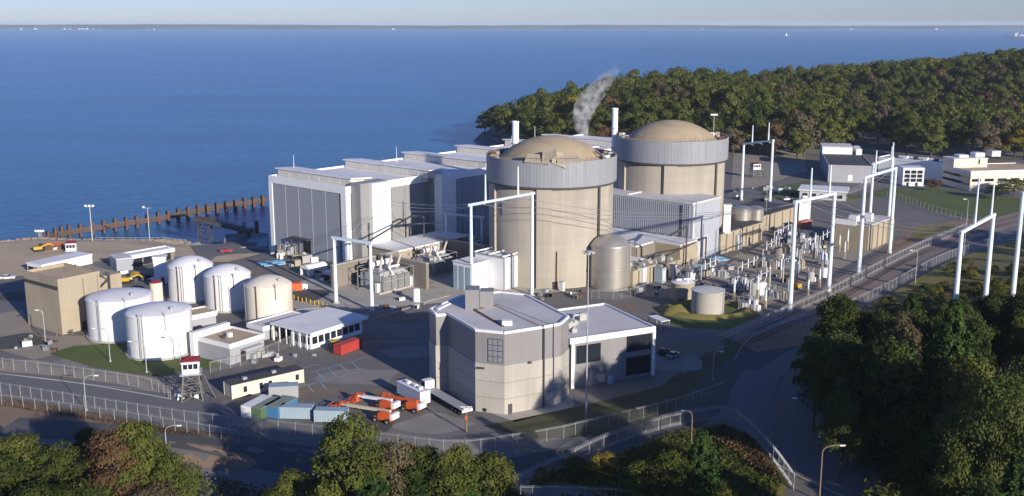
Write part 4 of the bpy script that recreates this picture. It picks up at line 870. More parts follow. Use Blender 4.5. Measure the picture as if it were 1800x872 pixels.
CARM = dict(white=pm('car_white', (.75,.75,.75), .25, .02), dark=pm('car_dark', (.03,.035,.045), .25, .02), silver=pm('car_silver', (.4,.41,.42), .25, .02, metal=.5), red=pm('car_red', (.4,.04,.03), .25, .02))
for px, py, rz, m, lab in ((1168, 622, .9, 'dark', 'dark car in shade beside the office annex'), (1184, 628, .9, 'silver', 'silver car in shade beside the office annex, next to a dark one'),
        (1384, 352, .3, 'white', 'white car on the back lot left of the white-roofed building'), (1397, 356, .3, 'dark', 'dark car on the back lot left of the white-roofed building'), (398, 441, .2, 'red', 'red pickup-sized car on the quay behind the dome-topped tanks'), (14, 491, .2, 'white', 'white van-like car at the left edge near the shore'), (1346, 352, .3, 'silver', 'silver car on the back lot behind the far pylon')):
    x, y = G(px, py); car(x, y, rz, lab, CARM[m])
T = boxrow((511, 513), .35, 3.6, 2.2, 2.4, 'box_truck', 'orange box truck with white cab next to the cream tank', 'truck', M['orange'], ribs=False)
q = MB(); q.box(3.7, 5.4, .1, 2.1, .4, 2.0); q.build('cab', M['white_clean'], T); q = MB(); q.box(5.2, 5.43, .25, 1.95, 1.2, 1.9); q.build('windscreen', M['glass'], T)
for a_ in (.9, 4.5):
    for b_ in (.1, 2.1): wheel(T, a_, b_, .42)
T = boxrow((1408, 403), .75, 8, 2.6, 2.8, 'shipping_container', 'faded red container at the back of the switchyard, below the white silo', 'container', pm('faded_red', (.5, .17, .11), .6, .1, .5))
x, y = G(1418, 392); T = thing('white_silo', 'boxy white silo tower behind the faded red container', 'tank', (x, y+6, 0)); q = MB(); q.box(-2.3, 2.3, -2, 2, 0, 9); q.build('casing', M['white'], T); q = MB(); q.lathe([(1.4, 9), (1.4, 10.4), (0, 10.8)], 16); q.build('hopper', M['white_clean'], T); q = MB(); q.bar((2.4, -1.5, 0), (2.4, -1.5, 9), .4); q.build('ladder', M['galv'], T)
# tarps, shelter, bollards near the hall
for px, py, w_, lab in ((478, 464, 9, 'light blue tarpaulin laid flat by the foot of the turbine hall'), (535, 553, 6, 'light blue tarpaulin laid out beside the cream tank'), (1236, 470, 6, 'light blue tarpaulin on the road below the beige wall, nearer piece'), (1262, 456, 6, 'light blue tarpaulin on the road below the beige wall, farther piece')):
    x, y = G(px, py); T = thing('tarpaulin', lab, 'tarpaulin', (x, y, 0), .5); q = MB(); rr = random.Random(px)
    for i in range(3): q.box(-w_/2, w_/2, -3+i*2.1, -1.2+i*2.1, .06, .25+.3*rr.random()) if i else q.box(-w_/2+1, w_/2-.5, -3, -1.2, .06, .4)
    q.build('sheet', M['blue_tarp'], T)
x, y = G(552, 481); T = thing('white_shelter', 'small white barrel-roofed shelter in front of the grey end wall', 'shelter', (x, y, 0), SITE_RZ); q = MB(); P = [(2.2*math.cos(PI*i/8), 2.4+1.2*math.sin(PI*i/8)) for i in range(9)]; q.prism([(2.2, 0)] + P + [(-2.2, 0), (-1.9, 0), (-1.9, 2.3), (1.9, 2.3), (1.9, 0)], -4, 4); o = q.build('cover', M['white_clean'], T); o.rotation_euler = (PI/2, 0, 0)
q = MB(); q.box(-1.8, 1.8, 3.6, 3.8, 0, 2.3); q.build('back_wall', M['white'], T)
k = 0
bm_ = MB(); bm_.lathe([(.16, 0), (.16, 1.3), (.08, 1.38), (0, 1.4)], 10); bm_ = bm_.mesh('bollard', M['yellow'])
for i in range(9):
    px, py = 517+i*7.2, 526+i*1.7+(i % 3); x, y = G(px, py); o = inst('bollard', bm_, None, (x, y, 0), label='yellow bollard in the row beside the cream tank', cat='bollard', group='yellow bollards by the cream tank')
# ================================================================ pylons (portal gantries)
M['pylon'] = pm('pylon_paint', (.68,.74,.76), .4, .06, .2, streak=.08)
def pylon(a, b, ha, hb, lab, spires=(), name='pylon', w0=.62, w1=.42, extra=None, z=None):
    za = hgt(*a) if z is None else z
    T = thing(name, lab, 'pylon', (*a, za)); d = Vector((b[0]-a[0], b[1]-a[1], 0)) if b else Vector((1, 0, 0)); zb = hgt(*b)-za if b else 0
    q = MB(); q.tube((0, 0, -1), (0, 0, ha), w0, w1, 12); q.build('leg', M['pylon'], T)
    q = MB(); q.tube((0, 0, -.3), (0, 0, .5), 1.0, 1.0, 12); q.build('footing', M['concrete'], T)
    if b:
        q = MB(); q.tube((d.x, d.y, zb-1), (d.x, d.y, hb), w0, w1, 12); q.build('leg', M['pylon'], T)
        q = MB(); q.tube((d.x, d.y, zb-.3), (d.x, d.y, zb+.5), 1.0, 1.0, 12); q.build('footing', M['concrete'], T)
        A_ = Vector((0, 0, ha)); B_ = Vector((d.x, d.y, hb)); dd = (B_-A_).normalized()
        q = MB(); q.bar(A_-dd*.8, B_+dd*.8, .75, .8); q.build('cross_beam', M['pylon'], T)
        sd = Vector((-dd.y, dd.x, 0)).normalized()
        for s in (.2, .5, .8):
            p = A_.lerp(B_, s); q = MB()
            for k in range(6): q.tube(p+sd*(.5+k*.28)-Vector((0,0,.3+k*.1)), p+sd*(.62+k*.28)-Vector((0,0,.35+k*.1)), .2, .13, 8)
            q.tube(p+sd*.3-Vector((0,0,.3)), p+sd*2.3-Vector((0,0,.95)), .05, .05, 5); q.build('insulator_string', M['insulator'], T)
        for s, hh in spires:
            p = A_.lerp(B_, s); q = MB(); q.tube(p, p+Vector((0,0,hh)), .34, .2, 10); q.build('spire', M['pylon'], T)
    return T
def px_pylon(pa, ta, pb, tb, lab, spires=(), hfix=None, **k):
    a = G(*pa); ha = hfix or Ht(ta, a[1]); b = G(*pb) if pb else None; hb = hfix or (Ht(tb, b[1]) if b else 0)
    return pylon(a, b, ha, hb, lab, spires, **k), a, b, ha, hb
PY = {}
PY['a'] = px_pylon((591, 533), 418, (654, 547), 427, 'white pylon with two slender legs in front of the left transformer')
PY['a2'] = px_pylon((617, 472), 416, None, 0, 'single white post beside the right corner of the grey end wall', w0=.5, w1=.4)
PY['b'] = px_pylon((785, 452), 375, (847, 448), 382, 'small white pylon in the shaded gap left of the torn dome', w0=.45, w1=.35)
PY['c'] = px_pylon((829, 512), 360, (935, 519), 340, 'tall white pylon with two spires in front of the torn dome', ((.24, 8.5), (.77, 9)))
PY['d'] = px_pylon((1303, 352), 253, (1352, 376), 247, 'white pylon with two spires farthest back, right of the farther dome', ((.3, 8), (.85, 8)), w0=.7, w1=.5)
PY['e'] = px_pylon((1388, 549), 355, (1456, 514), 340, 'big white pylon with two spires rising from the switchyard, left of its taller neighbour', ((.35, 9), (.85, 9)), w0=.72, w1=.5)
PY['f'] = px_pylon((1509, 482), 313, (1563, 447), 297, 'big white pylon at the right end of the switchyard beside the beige relay house', ((.3, 8), (.85, 9.5)), w0=.72, w1=.5)
a = G(1527, 400); b = G(1562, 380)
PY['g'] = px_pylon((1527, 405), 288, (1562, 382), 277, 'white pylon partly hidden behind the pylon at the beige relay house', ((.9, 5),), w0=.7, w1=.5)
a = G(1677, 556, 4); b = G(1731, 534, 4.5); za = hgt(*a); zb = hgt(*b)
PY['h'] = (pylon(a, b, Ht(408, a[1])-za, Ht(378, b[1])-za, 'white pylon with two tall spires on the scrubby hillside above the railway', ((.4, 13), (.92, 9)), w0=.75, w1=.55), a, b, 0, 0)
a = G(1780, 520, 5); b = G(1830, 505, 5)
PY['i'] = (pylon(a, b, Ht(340, a[1])-hgt(*a), Ht(325, b[1])-hgt(*a), 'white pylon at the edge of the scrubby hillside, leg standing alone', (), w0=.75, w1=.55), a, b, 0, 0)
def cable(p, q_, sag, lab, group, r=.07):
    p = Vector(p); e = Vector(q_); T = MB(); n = 12; pr = None
    for i in range(n+1):
        t = i/n; c = p.lerp(e, t) - p; c.z -= sag*4*t*(1-t)
        if pr is not None: T.tube(pr, c, r, r, 4, cap=False)
        pr = c
    T.build('power_cable', M['wire'], None, loc=p, label=lab, cat='power cable', group=group)
def top(k, s):
    T, a, b, ha, hb = PY[k]; z = T.location.z
    if k in 'hi': 
        beam = [c for c in T.children if c.name.startswith('cross_beam')][0].data.vertices
        return Vector((a[0]+(b[0]-a[0])*s, a[1]+(b[1]-a[1])*s, z + min(v.co.z for v in beam)))
    return Vector((a[0]+(b[0]-a[0])*s, a[1]+(b[1]-a[1])*s, z+ha+(hb-ha)*s-.6))
def run(k1, k2, lab, sag=2):
    for s in (.2, .5, .8): cable(top(k1, s), top(k2, s), sag, lab, lab)
run('e', 'f', 'overhead cable between the two big switchyard pylons'); run('f', 'g', 'overhead cable between the relay house pylon and the one behind it', 1)
run('h', 'e', 'overhead cable from the hillside pylon down to the switchyard', 3); run('i', 'f', 'overhead cable from the hillside edge to the relay house pylon', 3)
for s in (.2, .5, .8):
    cable(top('c', s), w3(13.5+s*6, 0.2, 18+s*3), 2, 'overhead cable from the tall torn-dome pylon to the turbine hall', 'overhead cable from the tall torn-dome pylon to the turbine hall')
    cable(top('a', s), w3(3+s*8, 3.5, 17), 1, 'overhead cable from the left transformer pylon to the stair tower', 'overhead cable from the left transformer pylon to the stair tower')
    cable(top('c', s), top('e', s), 5, 'long overhead cable passing in front of the torn dome to the switchyard', 'long overhead cable passing in front of the torn dome to the switchyard')
    cable(top('b', s), w3(22+s*6, 6, 12), 1, 'overhead cable from the small shaded pylon to the turbine hall', 'overhead cable from the small shaded pylon to the turbine hall')
# floodlight masts
x, y = G(1030, 740); h = Ht(441, y); T = thing('light_mast', 'very tall slim white mast standing in front of the office annex', 'light mast', (x, y, 0)); q = MB(); q.tube((0,0,0), (0,0,h), .2, .1, 10); q.build('pole', M['galv'], T); q = MB(); q.tube((0,0,h-.3), (0,0,h), .8, .8, 12)
for k in range(4): q.box(-.3+1.0*math.cos(k*PI/2), .3+1.0*math.cos(k*PI/2), -.3+1.0*math.sin(k*PI/2), .3+1.0*math.sin(k*PI/2), h-.6, h-.1)
q.build('lamp_ring', M['galv'], T)
def mast(px, pb, pt, z, lab, heads=4, r=.25, lattice=False):
    x, y = G(px, pb, z); h = Ht(pt, y)-z; T = thing('light_mast', lab, 'light mast', (x, y, z)); q = MB()
    if lattice:
        for a in (-.6, .6):
            for b in (-.6, .6): q.bar((a, b, 0), (a*.6, b*.6, h), .14)
        for k in range(10): q.bar((-.6+.02*k, -.6, h*k/10), (.6-.02*k, -.6, h*(k+1)/10), .1); q.bar((.6, -.6, h*k/10), (.58, .6, h*(k+1)/10), .1)
    else: q.tube((0,0,-.5), (0,0,h), r, r*.6, 8)
    q.build('pole', M['galv'], T); q = MB(); q.box(-1.6, 1.6, -.25, .25, h, h+.2); q.build('crossbar', M['galv'], T)
    for k in range(heads): q = MB(); s = -1.4+k*2.8/max(1, heads-1); q.box(s-.35, s+.35, -.5, .1, h+.2, h+.9); q.build('floodlight', M['white'], T)
mast(164, 440, 364, -4, 'floodlight mast on the shore apron between the guard tower and the boom', 3, .3)
mast(264, 433, 366, -6, 'slim light pole on the shore apron in front of the dock', 1, .22)
mast(73, 441, 408, -6, 'lattice radio mast at the landward end of the boom', 4, .2, True)
def lamp(px, pb, pt, ax, lab, z=None, m='galv', r=.13, arm=2.2, tall=None):
    x, y = G(px, pb, z or 0); z = hgt(x, y) if z is None else z; h = Ht(pt, y)-z if tall is None else tall; T = thing('street_lamp', lab, 'street lamp', (x, y, z)); s = 1 if ax > 0 else -1
    q = MB(); q.tube((0,0,0), (0,0,h-1.3), r, r*.7, 8); pr = Vector((0,0,h-1.3))
    for i in range(1, 7):
        a = PI/2*i/6; p = Vector((s*arm*.7*(1-math.cos(a)), 0, h-1.3+1.3*math.sin(a))); q.tube(pr, p, r*.65, r*.6, 6); pr = p
    q.tube(pr, pr+Vector((s*arm*.3, 0, .05)), r*.6, r*.6, 6); q.build('pole', M[m], T)
    e = pr + Vector((s*arm*.3, 0, 0)); q = MB(); q._a([(e.x-s*.1, -.16, h+.1), (e.x+s*.95, -.2, h+.1), (e.x+s*.95, .2, h+.1), (e.x-s*.1, .16, h+.1), (e.x, -.1, h-.15), (e.x+s*.8, -.13, h-.12), (e.x+s*.8, .13, h-.12), (e.x, .1, h-.15)], [(0,1,2,3),(7,6,5,4),(0,4,5,1),(1,5,6,2),(2,6,7,3),(3,7,4,0)]); q.build('lamp_head', M['white_clean'], T)
    q = MB(); q.tube((0,0,0), (0,0,.35), r*2.4, r*2.4, 8); q.build('base', M['concrete'], T)
lamp(1360, 800, 700, 1, 'rusty curved street lamp standing at the corner of the fenced dry-grass slope', m='wood', r=.17, arm=3)
lamp(1440, 880, 783, 1, 'rusty curved street lamp nearest the camera on the entrance road', m='wood', r=.17, arm=3)
lamp(1215, 781, 722, -1, 'street lamp with short arm rising out of the evergreen on the dry-grass slope', m='wood', r=.15, arm=1.4)
lamp(1600, 885, 840, -1, 'small lamp post among the dark trees below the entrance road', m='wood', r=.14, arm=.8)
lamp(152, 722, 660, 1, 'pale street lamp between the two lines of fence on the perimeter road', arm=2.4)
lamp(194, 636, 577, -1, 'curved lamp in front of the seam between the two flat-topped tanks', arm=3)
lamp(258, 655, 600, -1, 'curved lamp standing on the lawn in front of the broad white tank', arm=3)
lamp(80, 600, 545, -1, 'plain lamp post in front of the beige block', arm=1)
lamp(293, 795, 748, 1, 'street lamp on the bare bank below the perimeter fence', arm=2.4)
lamp(318, 640, 592, -1, 'curved lamp against the right side of the broad white tank', arm=2.4)
lamp(1253, 668, 618, 1, 'lamp post in deep shade on the verge right of the office annex', arm=1.4)
lamp(1608, 505, 440, -1, 'lamp post beside the railway below the hillside', arm=1.6)
lamp(1345, 400, 330, 1, 'lamp post on the back road near the farther dome', arm=1.6)
lamp(1693, 455, 350, -1, 'thin lamp post beyond the railway near the back lawn', arm=1)
x, y = G(1253, 262); T = thing('light_mast', 'floodlight mast at the wood edge behind the farther dome', 'light mast', (x*.9, y*.9, 0)); h = Ht(203, y*.9); q = MB(); q.tube((0,0,0), (0,0,h), .3, .2, 8); q.build('pole', M['galv'], T); q = MB(); q.box(-2, 2, -.4, .4, h, h+.9); q.build('floodlight', M['white'], T)
x, y = G(820, 760); h = Ht(722, y)+1; T = thing('utility_pole', 'wooden utility pole with small boxes by the end of the flatbed', 'utility pole', (x, y, 0)); q = MB(); q.tube((0,0,0), (0,0,h), .2, .14, 8); q.build('pole', M['wood'], T); q = MB(); q.box(-.5, .5, -.3, .1, h-1.2, h-.4); q.box(-1.2, 1.2, -.08, .08, h-.25, h-.1); q.build('crossarm', M['white'], T); q = MB(); q.box(-.25, .25, -.35, -.1, h*.5, h*.5+.8); q.build('meter_box', M['orange'], T)
x, y = G(1255, 237); T = thing('brown_trailer', 'long rust-coloured trailer at the wood edge behind the farther dome', 'trailer', (x*.88, y*.88, hgt(x*.88, y*.88)), -.2); q = MB(); q.box(0, 17, 0, 3, .9, 2.4); q.build('body', M['rust'], T); q = MB(); q.box(2, 14, .3, 2.7, 2.42, 3.4); q.build('load', M['cream'], T)
for a_ in (2, 3.5, 13, 14.5): wheel(T, a_, .1, .45)
# ================================================================ fences
post_me = MB(); post_me.tube((0,0,0), (0,0,2.6), .055, .045, 6); post_me.bar((0,0,2.6), (.25,0,2.95), .05); post_me = post_me.mesh('post', M['fence_post'])
def fence(pts, lab, step=3.2, h=2.5, coil=False, sc=1):
    pts = path_pts(smooth_path(pts, 1), step); T = thing('chain_link_fence', lab, 'fence', pts[0]); o = Vector(T.location)
    Z = [hgt(*p) for p in pts]
    for i, p in enumerate(pts): inst('post', post_me, T, (p[0]-o.x, p[1]-o.y, Z[i]-o.z), sc=sc)
    q = MB(); r = MB(); c = MB()
    for i in range(len(pts)-1):
        a = Vector((*pts[i], Z[i]))-o; b = Vector((*pts[i+1], Z[i+1]))-o; u = Vector((0,0,1))
        q.quad(a+u*.05, b+u*.05, b+u*h, a+u*h)
        r.bar(a+u*h, b+u*h, .06)
        for z_ in (h+.15, h+.3): r.bar(a+u*z_, b+u*z_, .025)
        if coil:
            for k in range(6):
                s, s2 = k/6, (k+.5)/6; m_ = a.lerp(b, s); m2 = a.lerp(b, s2)
                c.bar(m_+u*(h+.1), m2+u*(h+.85), .05); c.bar(m2+u*(h+.85), a.lerp(b, (k+1)/6)+u*(h+.1), .05)
                c.bar(m_+u*.15, m2+u*.9, .05); c.bar(m2+u*.9, a.lerp(b, (k+1)/6)+u*.15, .05)
    q.build('mesh_panel', M['mesh'], T); r.build('rail', M['fence_post'], T)
    if coil: c.build('razor_coil', M['galv'], T)['kind'] = 'stuff'
fence(P0((-60, 640), (3, 648), (90, 658), (190, 672), (262, 683), (285, 692), (300, 702)), 'chain-link fence along the upper edge of the perimeter road, ending near the guard tower')
fence(P0((-60, 684), (0, 692), (150, 716), (300, 740), (400, 752), (520, 765), (640, 780), (760, 792), (840, 793), (960, 778), (1080, 748), (1180, 724), (1270, 692)), 'long inner chain-link fence between the yard and the dark front road')
fence(P0((-60, 706), (0, 713), (170, 736), (300, 757), (420, 778)), 'outer chain-link fence along the bare bank')
fence(P0((900, 850), (960, 822), (1060, 790), (1160, 755), (1230, 742), (1280, 735), (1320, 765), (1360, 812), (1395, 862)), 'chain-link fence with razor coils bending round the dry-grass slope', coil=True)
fence([G(1285, 605), G(1330, 580), G(1400, 549), G(1480, 512), G(1560, 470), G(1640, 430), G(1700, 405)], 'pale fence along the switchyard side of the railway', coil=True)
fence([G(1350, 590), G(1440, 563), G(1520, 533), G(1600, 494), G(1680, 455), G(1760, 425)], 'fence along the hillside edge of the railway')
fence(P0((915, 862), (1000, 866), (1110, 880)), 'short fence at the foot of the dry-grass slope', coil=False)
fence(P0((1560, 345), (1620, 365), (1700, 390), (1790, 405)), 'fence between the back lawn and the railway')
fence(P0((1040, 525), (1090, 528), (1160, 505), (1180, 515)), 'fence in front of the bare steel tank')
fence(P0((1180, 490), (1240, 462), (1300, 432), (1350, 405)), 'fence along the beige wall beside the switchyard road')
fence(P0((370, 655), (440, 640), (480, 622), (520, 605)), 'fence crossing the yard between the small grey building and the canopy building')
# white guard rail at the foot
def guard_rail(pts, lab):
    T = thing('guard_rail', lab, 'guard rail', pts[0]); o = Vector(T.location); q = MB(); pts = path_pts(pts, 2)
    for a, b in zip(pts, pts[1:]):
        A_ = Vector((*a, hgt(*a)+.65))-o; B_ = Vector((*b, hgt(*b)+.65))-o; q.bar(A_, B_, .08, .32)
    q.build('rail', M['galv'], T)
    pm_ = MB(); pm_.box(-.07, .07, -.07, .07, 0, .75); pm_ = pm_.mesh('post', M['wood'])
    for p in pts[::2]: inst('post', pm_, T, (p[0]-o.x, p[1]-o.y, hgt(*p)-o.z))
guard_rail(P0((910, 872), (1000, 878), (1120, 895)), 'metal guard rail along the road at the bottom edge')
guard_rail(smooth_path(P0((1290, 640), (1310, 600), (1370, 575), (1440, 548)), 1), 'low guard rail curving beside the shaded road to the railway')
# ================================================================ switchyard
M['porc'] = M['insulator']
def column_ins(u_, lab): pass
SW = random.Random(11)
SWL = 'slim white insulator column standing in the switchyard'
icol = MB(); icol.box(-.3, .3, -.3, .3, 0, 2.6); icol_b = icol.mesh('pedestal', M['beige'])
ib = MB()
for k in range(10): ib.tube((0,0,2.6+k*.3), (0,0,2.75+k*.3), .34, .24, 10); ib.tube((0,0,2.75+k*.3), (0,0,2.9+k*.3), .18, .18, 8)
ib_m = ib.mesh('insulator', M['pylon']); it = MB(); it.tube((0,0,5.6), (0,0,6.1), .25, .25, 10); it_m = it.mesh('terminal', M['galv'])
ICOLS = [(1352, 505), (1331, 528), (1372, 490), (1475, 443), (1489, 440), (1503, 430), (1484, 456), (1309, 520), (1431, 455), (1399, 500), (1420, 520), (1440, 505), (1330, 480), (1445, 470), (1460, 462), (1290, 530), (1385, 530), (1345, 545)]
def near_lab(px, py): return SWL
for px, py in ICOLS:
    x, y = G(px, py); T = thing('insulator_column', SWL, 'insulator', (x, y, 0), SITE_RZ, 'insulator columns in the switchyard')
    inst('pedestal', icol_b, T); inst('insulator', ib_m, T); inst('terminal', it_m, T); s = SW.uniform(.9, 1.25); T.scale = (s, s, s*SW.uniform(.95, 1.25))
def breaker(px, py, lab, s=1, m='equip'):
    x, y = G(px, py); T = thing('circuit_breaker', lab, 'circuit breaker', (x, y, 0), SITE_RZ)
    q = MB(); q.lathe([(1.7, .6), (1.7, 4.0), (1.3, 4.6), (0, 4.8)], 24); q.build('tank', M[m], T)
    q = MB()
    for a in (-1.2, 1.2):
        for b in (-1.2, 1.2): q.box(a-.12, a+.12, b-.12, b+.12, 0, .7)
    q.build('stand', M['concrete'], T)
    for k in (-1, 1):
        q = MB(); d = Vector((k*.35, 0, 1)).normalized(); p = Vector((k*.7, 0, 4.4))
        for j in range(6): q.tube(p+d*(j*.3), p+d*(j*.3+.16), .3, .2, 8); q.tube(p+d*(j*.3+.16), p+d*(j*.3+.3), .14, .14, 6)
        q.build('bushing', M['insulator'], T)
    q = MB(); q.box(1.5, 2.3, -.6, .6, .6, 2.4); q.build('control_box', M['white'], T); T.scale = (s, s, s)
breaker(1325, 522, 'grey drum-shaped breaker in front of the beige stained tanks of the switchyard', 1.0)
breaker(1338, 520, 'light drum-shaped breaker second in its pair at the switchyard front', .95, 'white')
breaker(1367, 456, 'brownish drum-shaped breaker left in the middle row of the switchyard', .95, 'blast')
breaker(1383, 452, 'beige drum-shaped breaker right in the middle row of the switchyard', .9, 'beige')
breaker(1445, 466, 'white drum-shaped breaker beside the right leg of the big switchyard pylon', .95, 'white')
breaker(1424, 496, 'pale drum-shaped breaker under the beam of the big switchyard pylon', .75, 'equip')
breaker(1449, 489, 'white boxy breaker close to the right leg of the big switchyard pylon', .75, 'white_clean')
def skid(px, py, lab, rnd, s=1):
    x, y = G(px, py); T = thing('switchgear_skid', lab, 'switchgear', (x, y, 0), SITE_RZ+rnd.uniform(-.1, .1))
    q = MB(); q.box(-4*s, 4*s, -2*s, 2*s, 0, .35); q.build('plinth', M['concrete'], T)
    for k in range(7):
        a = -3.6*s + k*1.1*s; hh = rnd.uniform(1.4, 3.6); q = MB()
        if k % 3 == 0: q.tube((a+.3, -.6, .35), (a+.3, -.6, hh), .5*s, .5*s, 12); q.tube((a+.3, .9, .35), (a+.3, .9, hh*.8), .35*s, .35*s, 10)
        else: q.box(a, a+.85*s, -1.4*s, rnd.uniform(.2, 1.4)*s, .36, hh)
        q.build('cubicle', rnd.choice([M['equip'], M['white'], M['white'], M['beige'], M['galv'], M['panel']]), T)
    q = MB()
    for k in range(3): q.bar((-3.8*s, -1+k, 3.9+.3*k), (3.8*s, -1+k, 3.9+.3*k), .14); q.bar((-3.8*s+k, -1+k, .3), (-3.8*s+k, -1+k, 3.9+.3*k), .12); q.bar((3.4*s-k, -1+k, .3), (3.4*s-k, -1+k, 3.9+.3*k), .12)
    q.build('bus_bar', M['galv'], T)
rs = random.Random(3)
for (px, py, lab, s) in ((1200, 492, 'cluttered equipment skid behind the small round tank, left of the shaded ground', 1.1), (1228, 486, 'equipment skid with mixed cubicles just behind the small round tank', 1), (1262, 486, 'dark-shaded equipment skid right of the small round tank', .9), (1300, 505, 'equipment skid with reddish ground behind, at the switchyard front', .9),
        (1352, 470, 'equipment skid in the middle of the switchyard road side', .9), (1405, 425, 'equipment skid with many white cylinders below the faded red container', 1.2), (1425, 440, 'equipment skid between the legs of the big switchyard pylon', 1), (1385, 420, 'equipment skid at the end of the beige wall fence', .9), (1318, 545, 'shaded equipment skid nearest the railway fence', .8), (1398, 470, 'equipment skid beside the middle drum breakers', .8), (1365, 525, 'equipment skid with a yellow unit near the pylon foot', .8)):
    skid(px, py, lab, rs, s)
x, y = G(1402, 508); T = thing('yellow_unit', 'small yellow compressor by the left leg of the big switchyard pylon', 'machine', (x, y, 0), .4); q = MB(); q.box(-1, 1, -.7, .7, .3, 1.7); q.build('housing', M['yellow'], T); wheel(T, -.5, -.75, .35); wheel(T, .5, -.75, .35)
# small round tank, boxy tank, berm
x, y = G(1248, 558); dtank('round_tank', 'small pale round tank with open flat top ringed by a grass berm', (x, y+4.6), 4.6, 7.0, .3, M['concrete'], bands=(6.7,), ladder=(-30,), m2=M['roof_grey'])
x, y = G(1203, 530); T = dtank('beige_tank', 'beige stubby tank with white roof pipes behind the small round tank', (x, y+3.6), 3.5, 5.2, .5, M['beige'], bands=(4.8,), m2=M['white']); q = MB(); q.bar((-2, 0, 5.9), (2.6, 1, 5.9), .4); q.tube((1.2, -1.5, 5), (1.2, -1.5, 6.8), .3, .3, 8); q.build('roof_pipe', M['white'], T)
x0, y0 = G(1248, 552); y0 += 4; nb = 40; q = MB(); P = []
for i in range(nb):
    a = 2*PI*i/nb
    for r, z in ((7.2, 0), (8.0, .9), (8.6, 1.0), (10.6, 0)): P.append((r*1.35*math.cos(a), r*math.sin(a), z+.05))
q._a(P, [(4*i+k, (4*i+4) % (4*nb)+k, (4*i+4) % (4*nb)+k+1, 4*i+k+1) for i in range(nb) for k in range(3)], 0); q.build('grass_berm', M['rough_grass'], None, loc=(x0, y0, 0), kind='structure', smooth=True)
for f in C.objects['grass_berm'].data.polygons: pass
x, y = G(1192, 556); q = MB(); q._a([(-4,-3,0),(4,-3,0),(4,3,0),(-4,3,0),(-1.5,-.6,2.4),(1.2,-.3,2.8),(1,.8,2.5),(-1.2,.7,2.3)], [(0,1,5,4),(1,2,6,5),(2,3,7,6),(3,0,4,7),(4,5,6,7)]); T = thing('soil_mound', 'grassy soil heap between the office annex and the small round tank', 'soil heap', (x, y+3, 0)); q.build('heap', M['rough_grass'], T, smooth=True)
x, y = G(1158, 575); T = thing('shelter_roof', 'small tilted flat-roofed shelter at the back corner of the office annex', 'shelter', (x, y, 0), .5); q = MB(); q.box(-1.5, 1.5, -3, 3, 2.4, 2.6); q.build('roof', M['roof_white'], T); q = MB(); [q.box(a-.1, a+.1, b-.1, b+.1, 0, 2.4) for a in (-1.3, 1.3) for b in (-2.8, 2.8)]; q.build('post', M['galv'], T)
# yard clutter in front of the dome: cabinets
for (px, py, w_, h_, lab, m) in ((1128, 503, 2.2, 6.2, 'tall white boxed duct standing against the beige wall', 'white_clean'), (1160, 497, 3, 5, 'pale grey double cabinet against the beige wall', 'bluegrey'), (1182, 490, 2, 4.6, 'narrow pale cabinet at the corner of the beige wall', 'panel_light'), (970, 505, 1.6, 1.6, 'orange generator box at the foot of the torn dome', 'orange'), (988, 512, 1.4, 3, 'slim white cabinet beside the orange generator', 'white'), (958, 520, 1.8, 2, 'grey cabinet at the foot of the torn dome left of the orange generator', 'grey_wall')):
    x, y = G(px, py); T = thing('equipment_cabinet', lab, 'cabinet', (x, y, 0), SITE_RZ); q = MB(); q.box(-w_/2, w_/2, -w_*.4, w_*.4, .15, h_); q.build('casing', M[m], T); q = MB(); q.box(-w_/2-.1, w_/2+.1, -w_*.4-.1, w_*.4+.1, h_+.01, h_+.15); q.build('cap', M['galv'], T); q = MB(); q.box(w_/2, w_/2+.05, -w_*.3, w_*.3, .4, h_*.85); q.build('door', M['panel_light'], T)
T = thing('red_pole', 'thin rusty red pole standing against the torn dome wall', 'pole', (*G(978, 508), 0)); q = MB(); q.tube((0,0,0), (0,0,12), .25, .2, 8); q.build('pole', M['rust'], T); q = MB(); q.box(-.5, .5, -.5, .5, 0, .8); q.build('base', M['red'], T)
# relay house
c, rz, lx, ly, h = rect((1528, 432), (1524, 386), (1541, 377), (1465, 386))
rc = G(1525, 441); RH = (rc[0]-13*UY, rc[1]+13*UX)
T = thing('relay_house', 'beige relay house with white roof gear between the two big switchyard pylons', 'building', RH + (0,), SITE_RZ)
q = MB(); q.box(0, 13, 0, 24, 0, 9); q.build('wall', M['beige'], T); q = MB(); q.box(.2, 12.8, .2, 23.8, 9.02, 9.3); q.build('roof', M['roof_grey'], T)
q = MB(); q.box(-.1, 8, -.15, .4, 8.6, 10.6); q.build('parapet', M['white_clean'], T)
for y in (3, 8, 13, 18, 22): q = MB(); q.box(13.02, 13.5, y, y+1, 0, 8.8); q.build('wall_pier', M['beige'], T)
for (a, b, s) in ((3, 5, 3), (8, 9, 2), (5, 15, 2.5)): q = MB(); q.box(a, a+s, b, b+s, 9.3, 9.3+s*.7); q.build('roof_unit', M['white'], T)
q = MB(); q.box(-.3, -.02, 2, 22, 1, 8.4); q.build('end_wall', M['blast'], T)
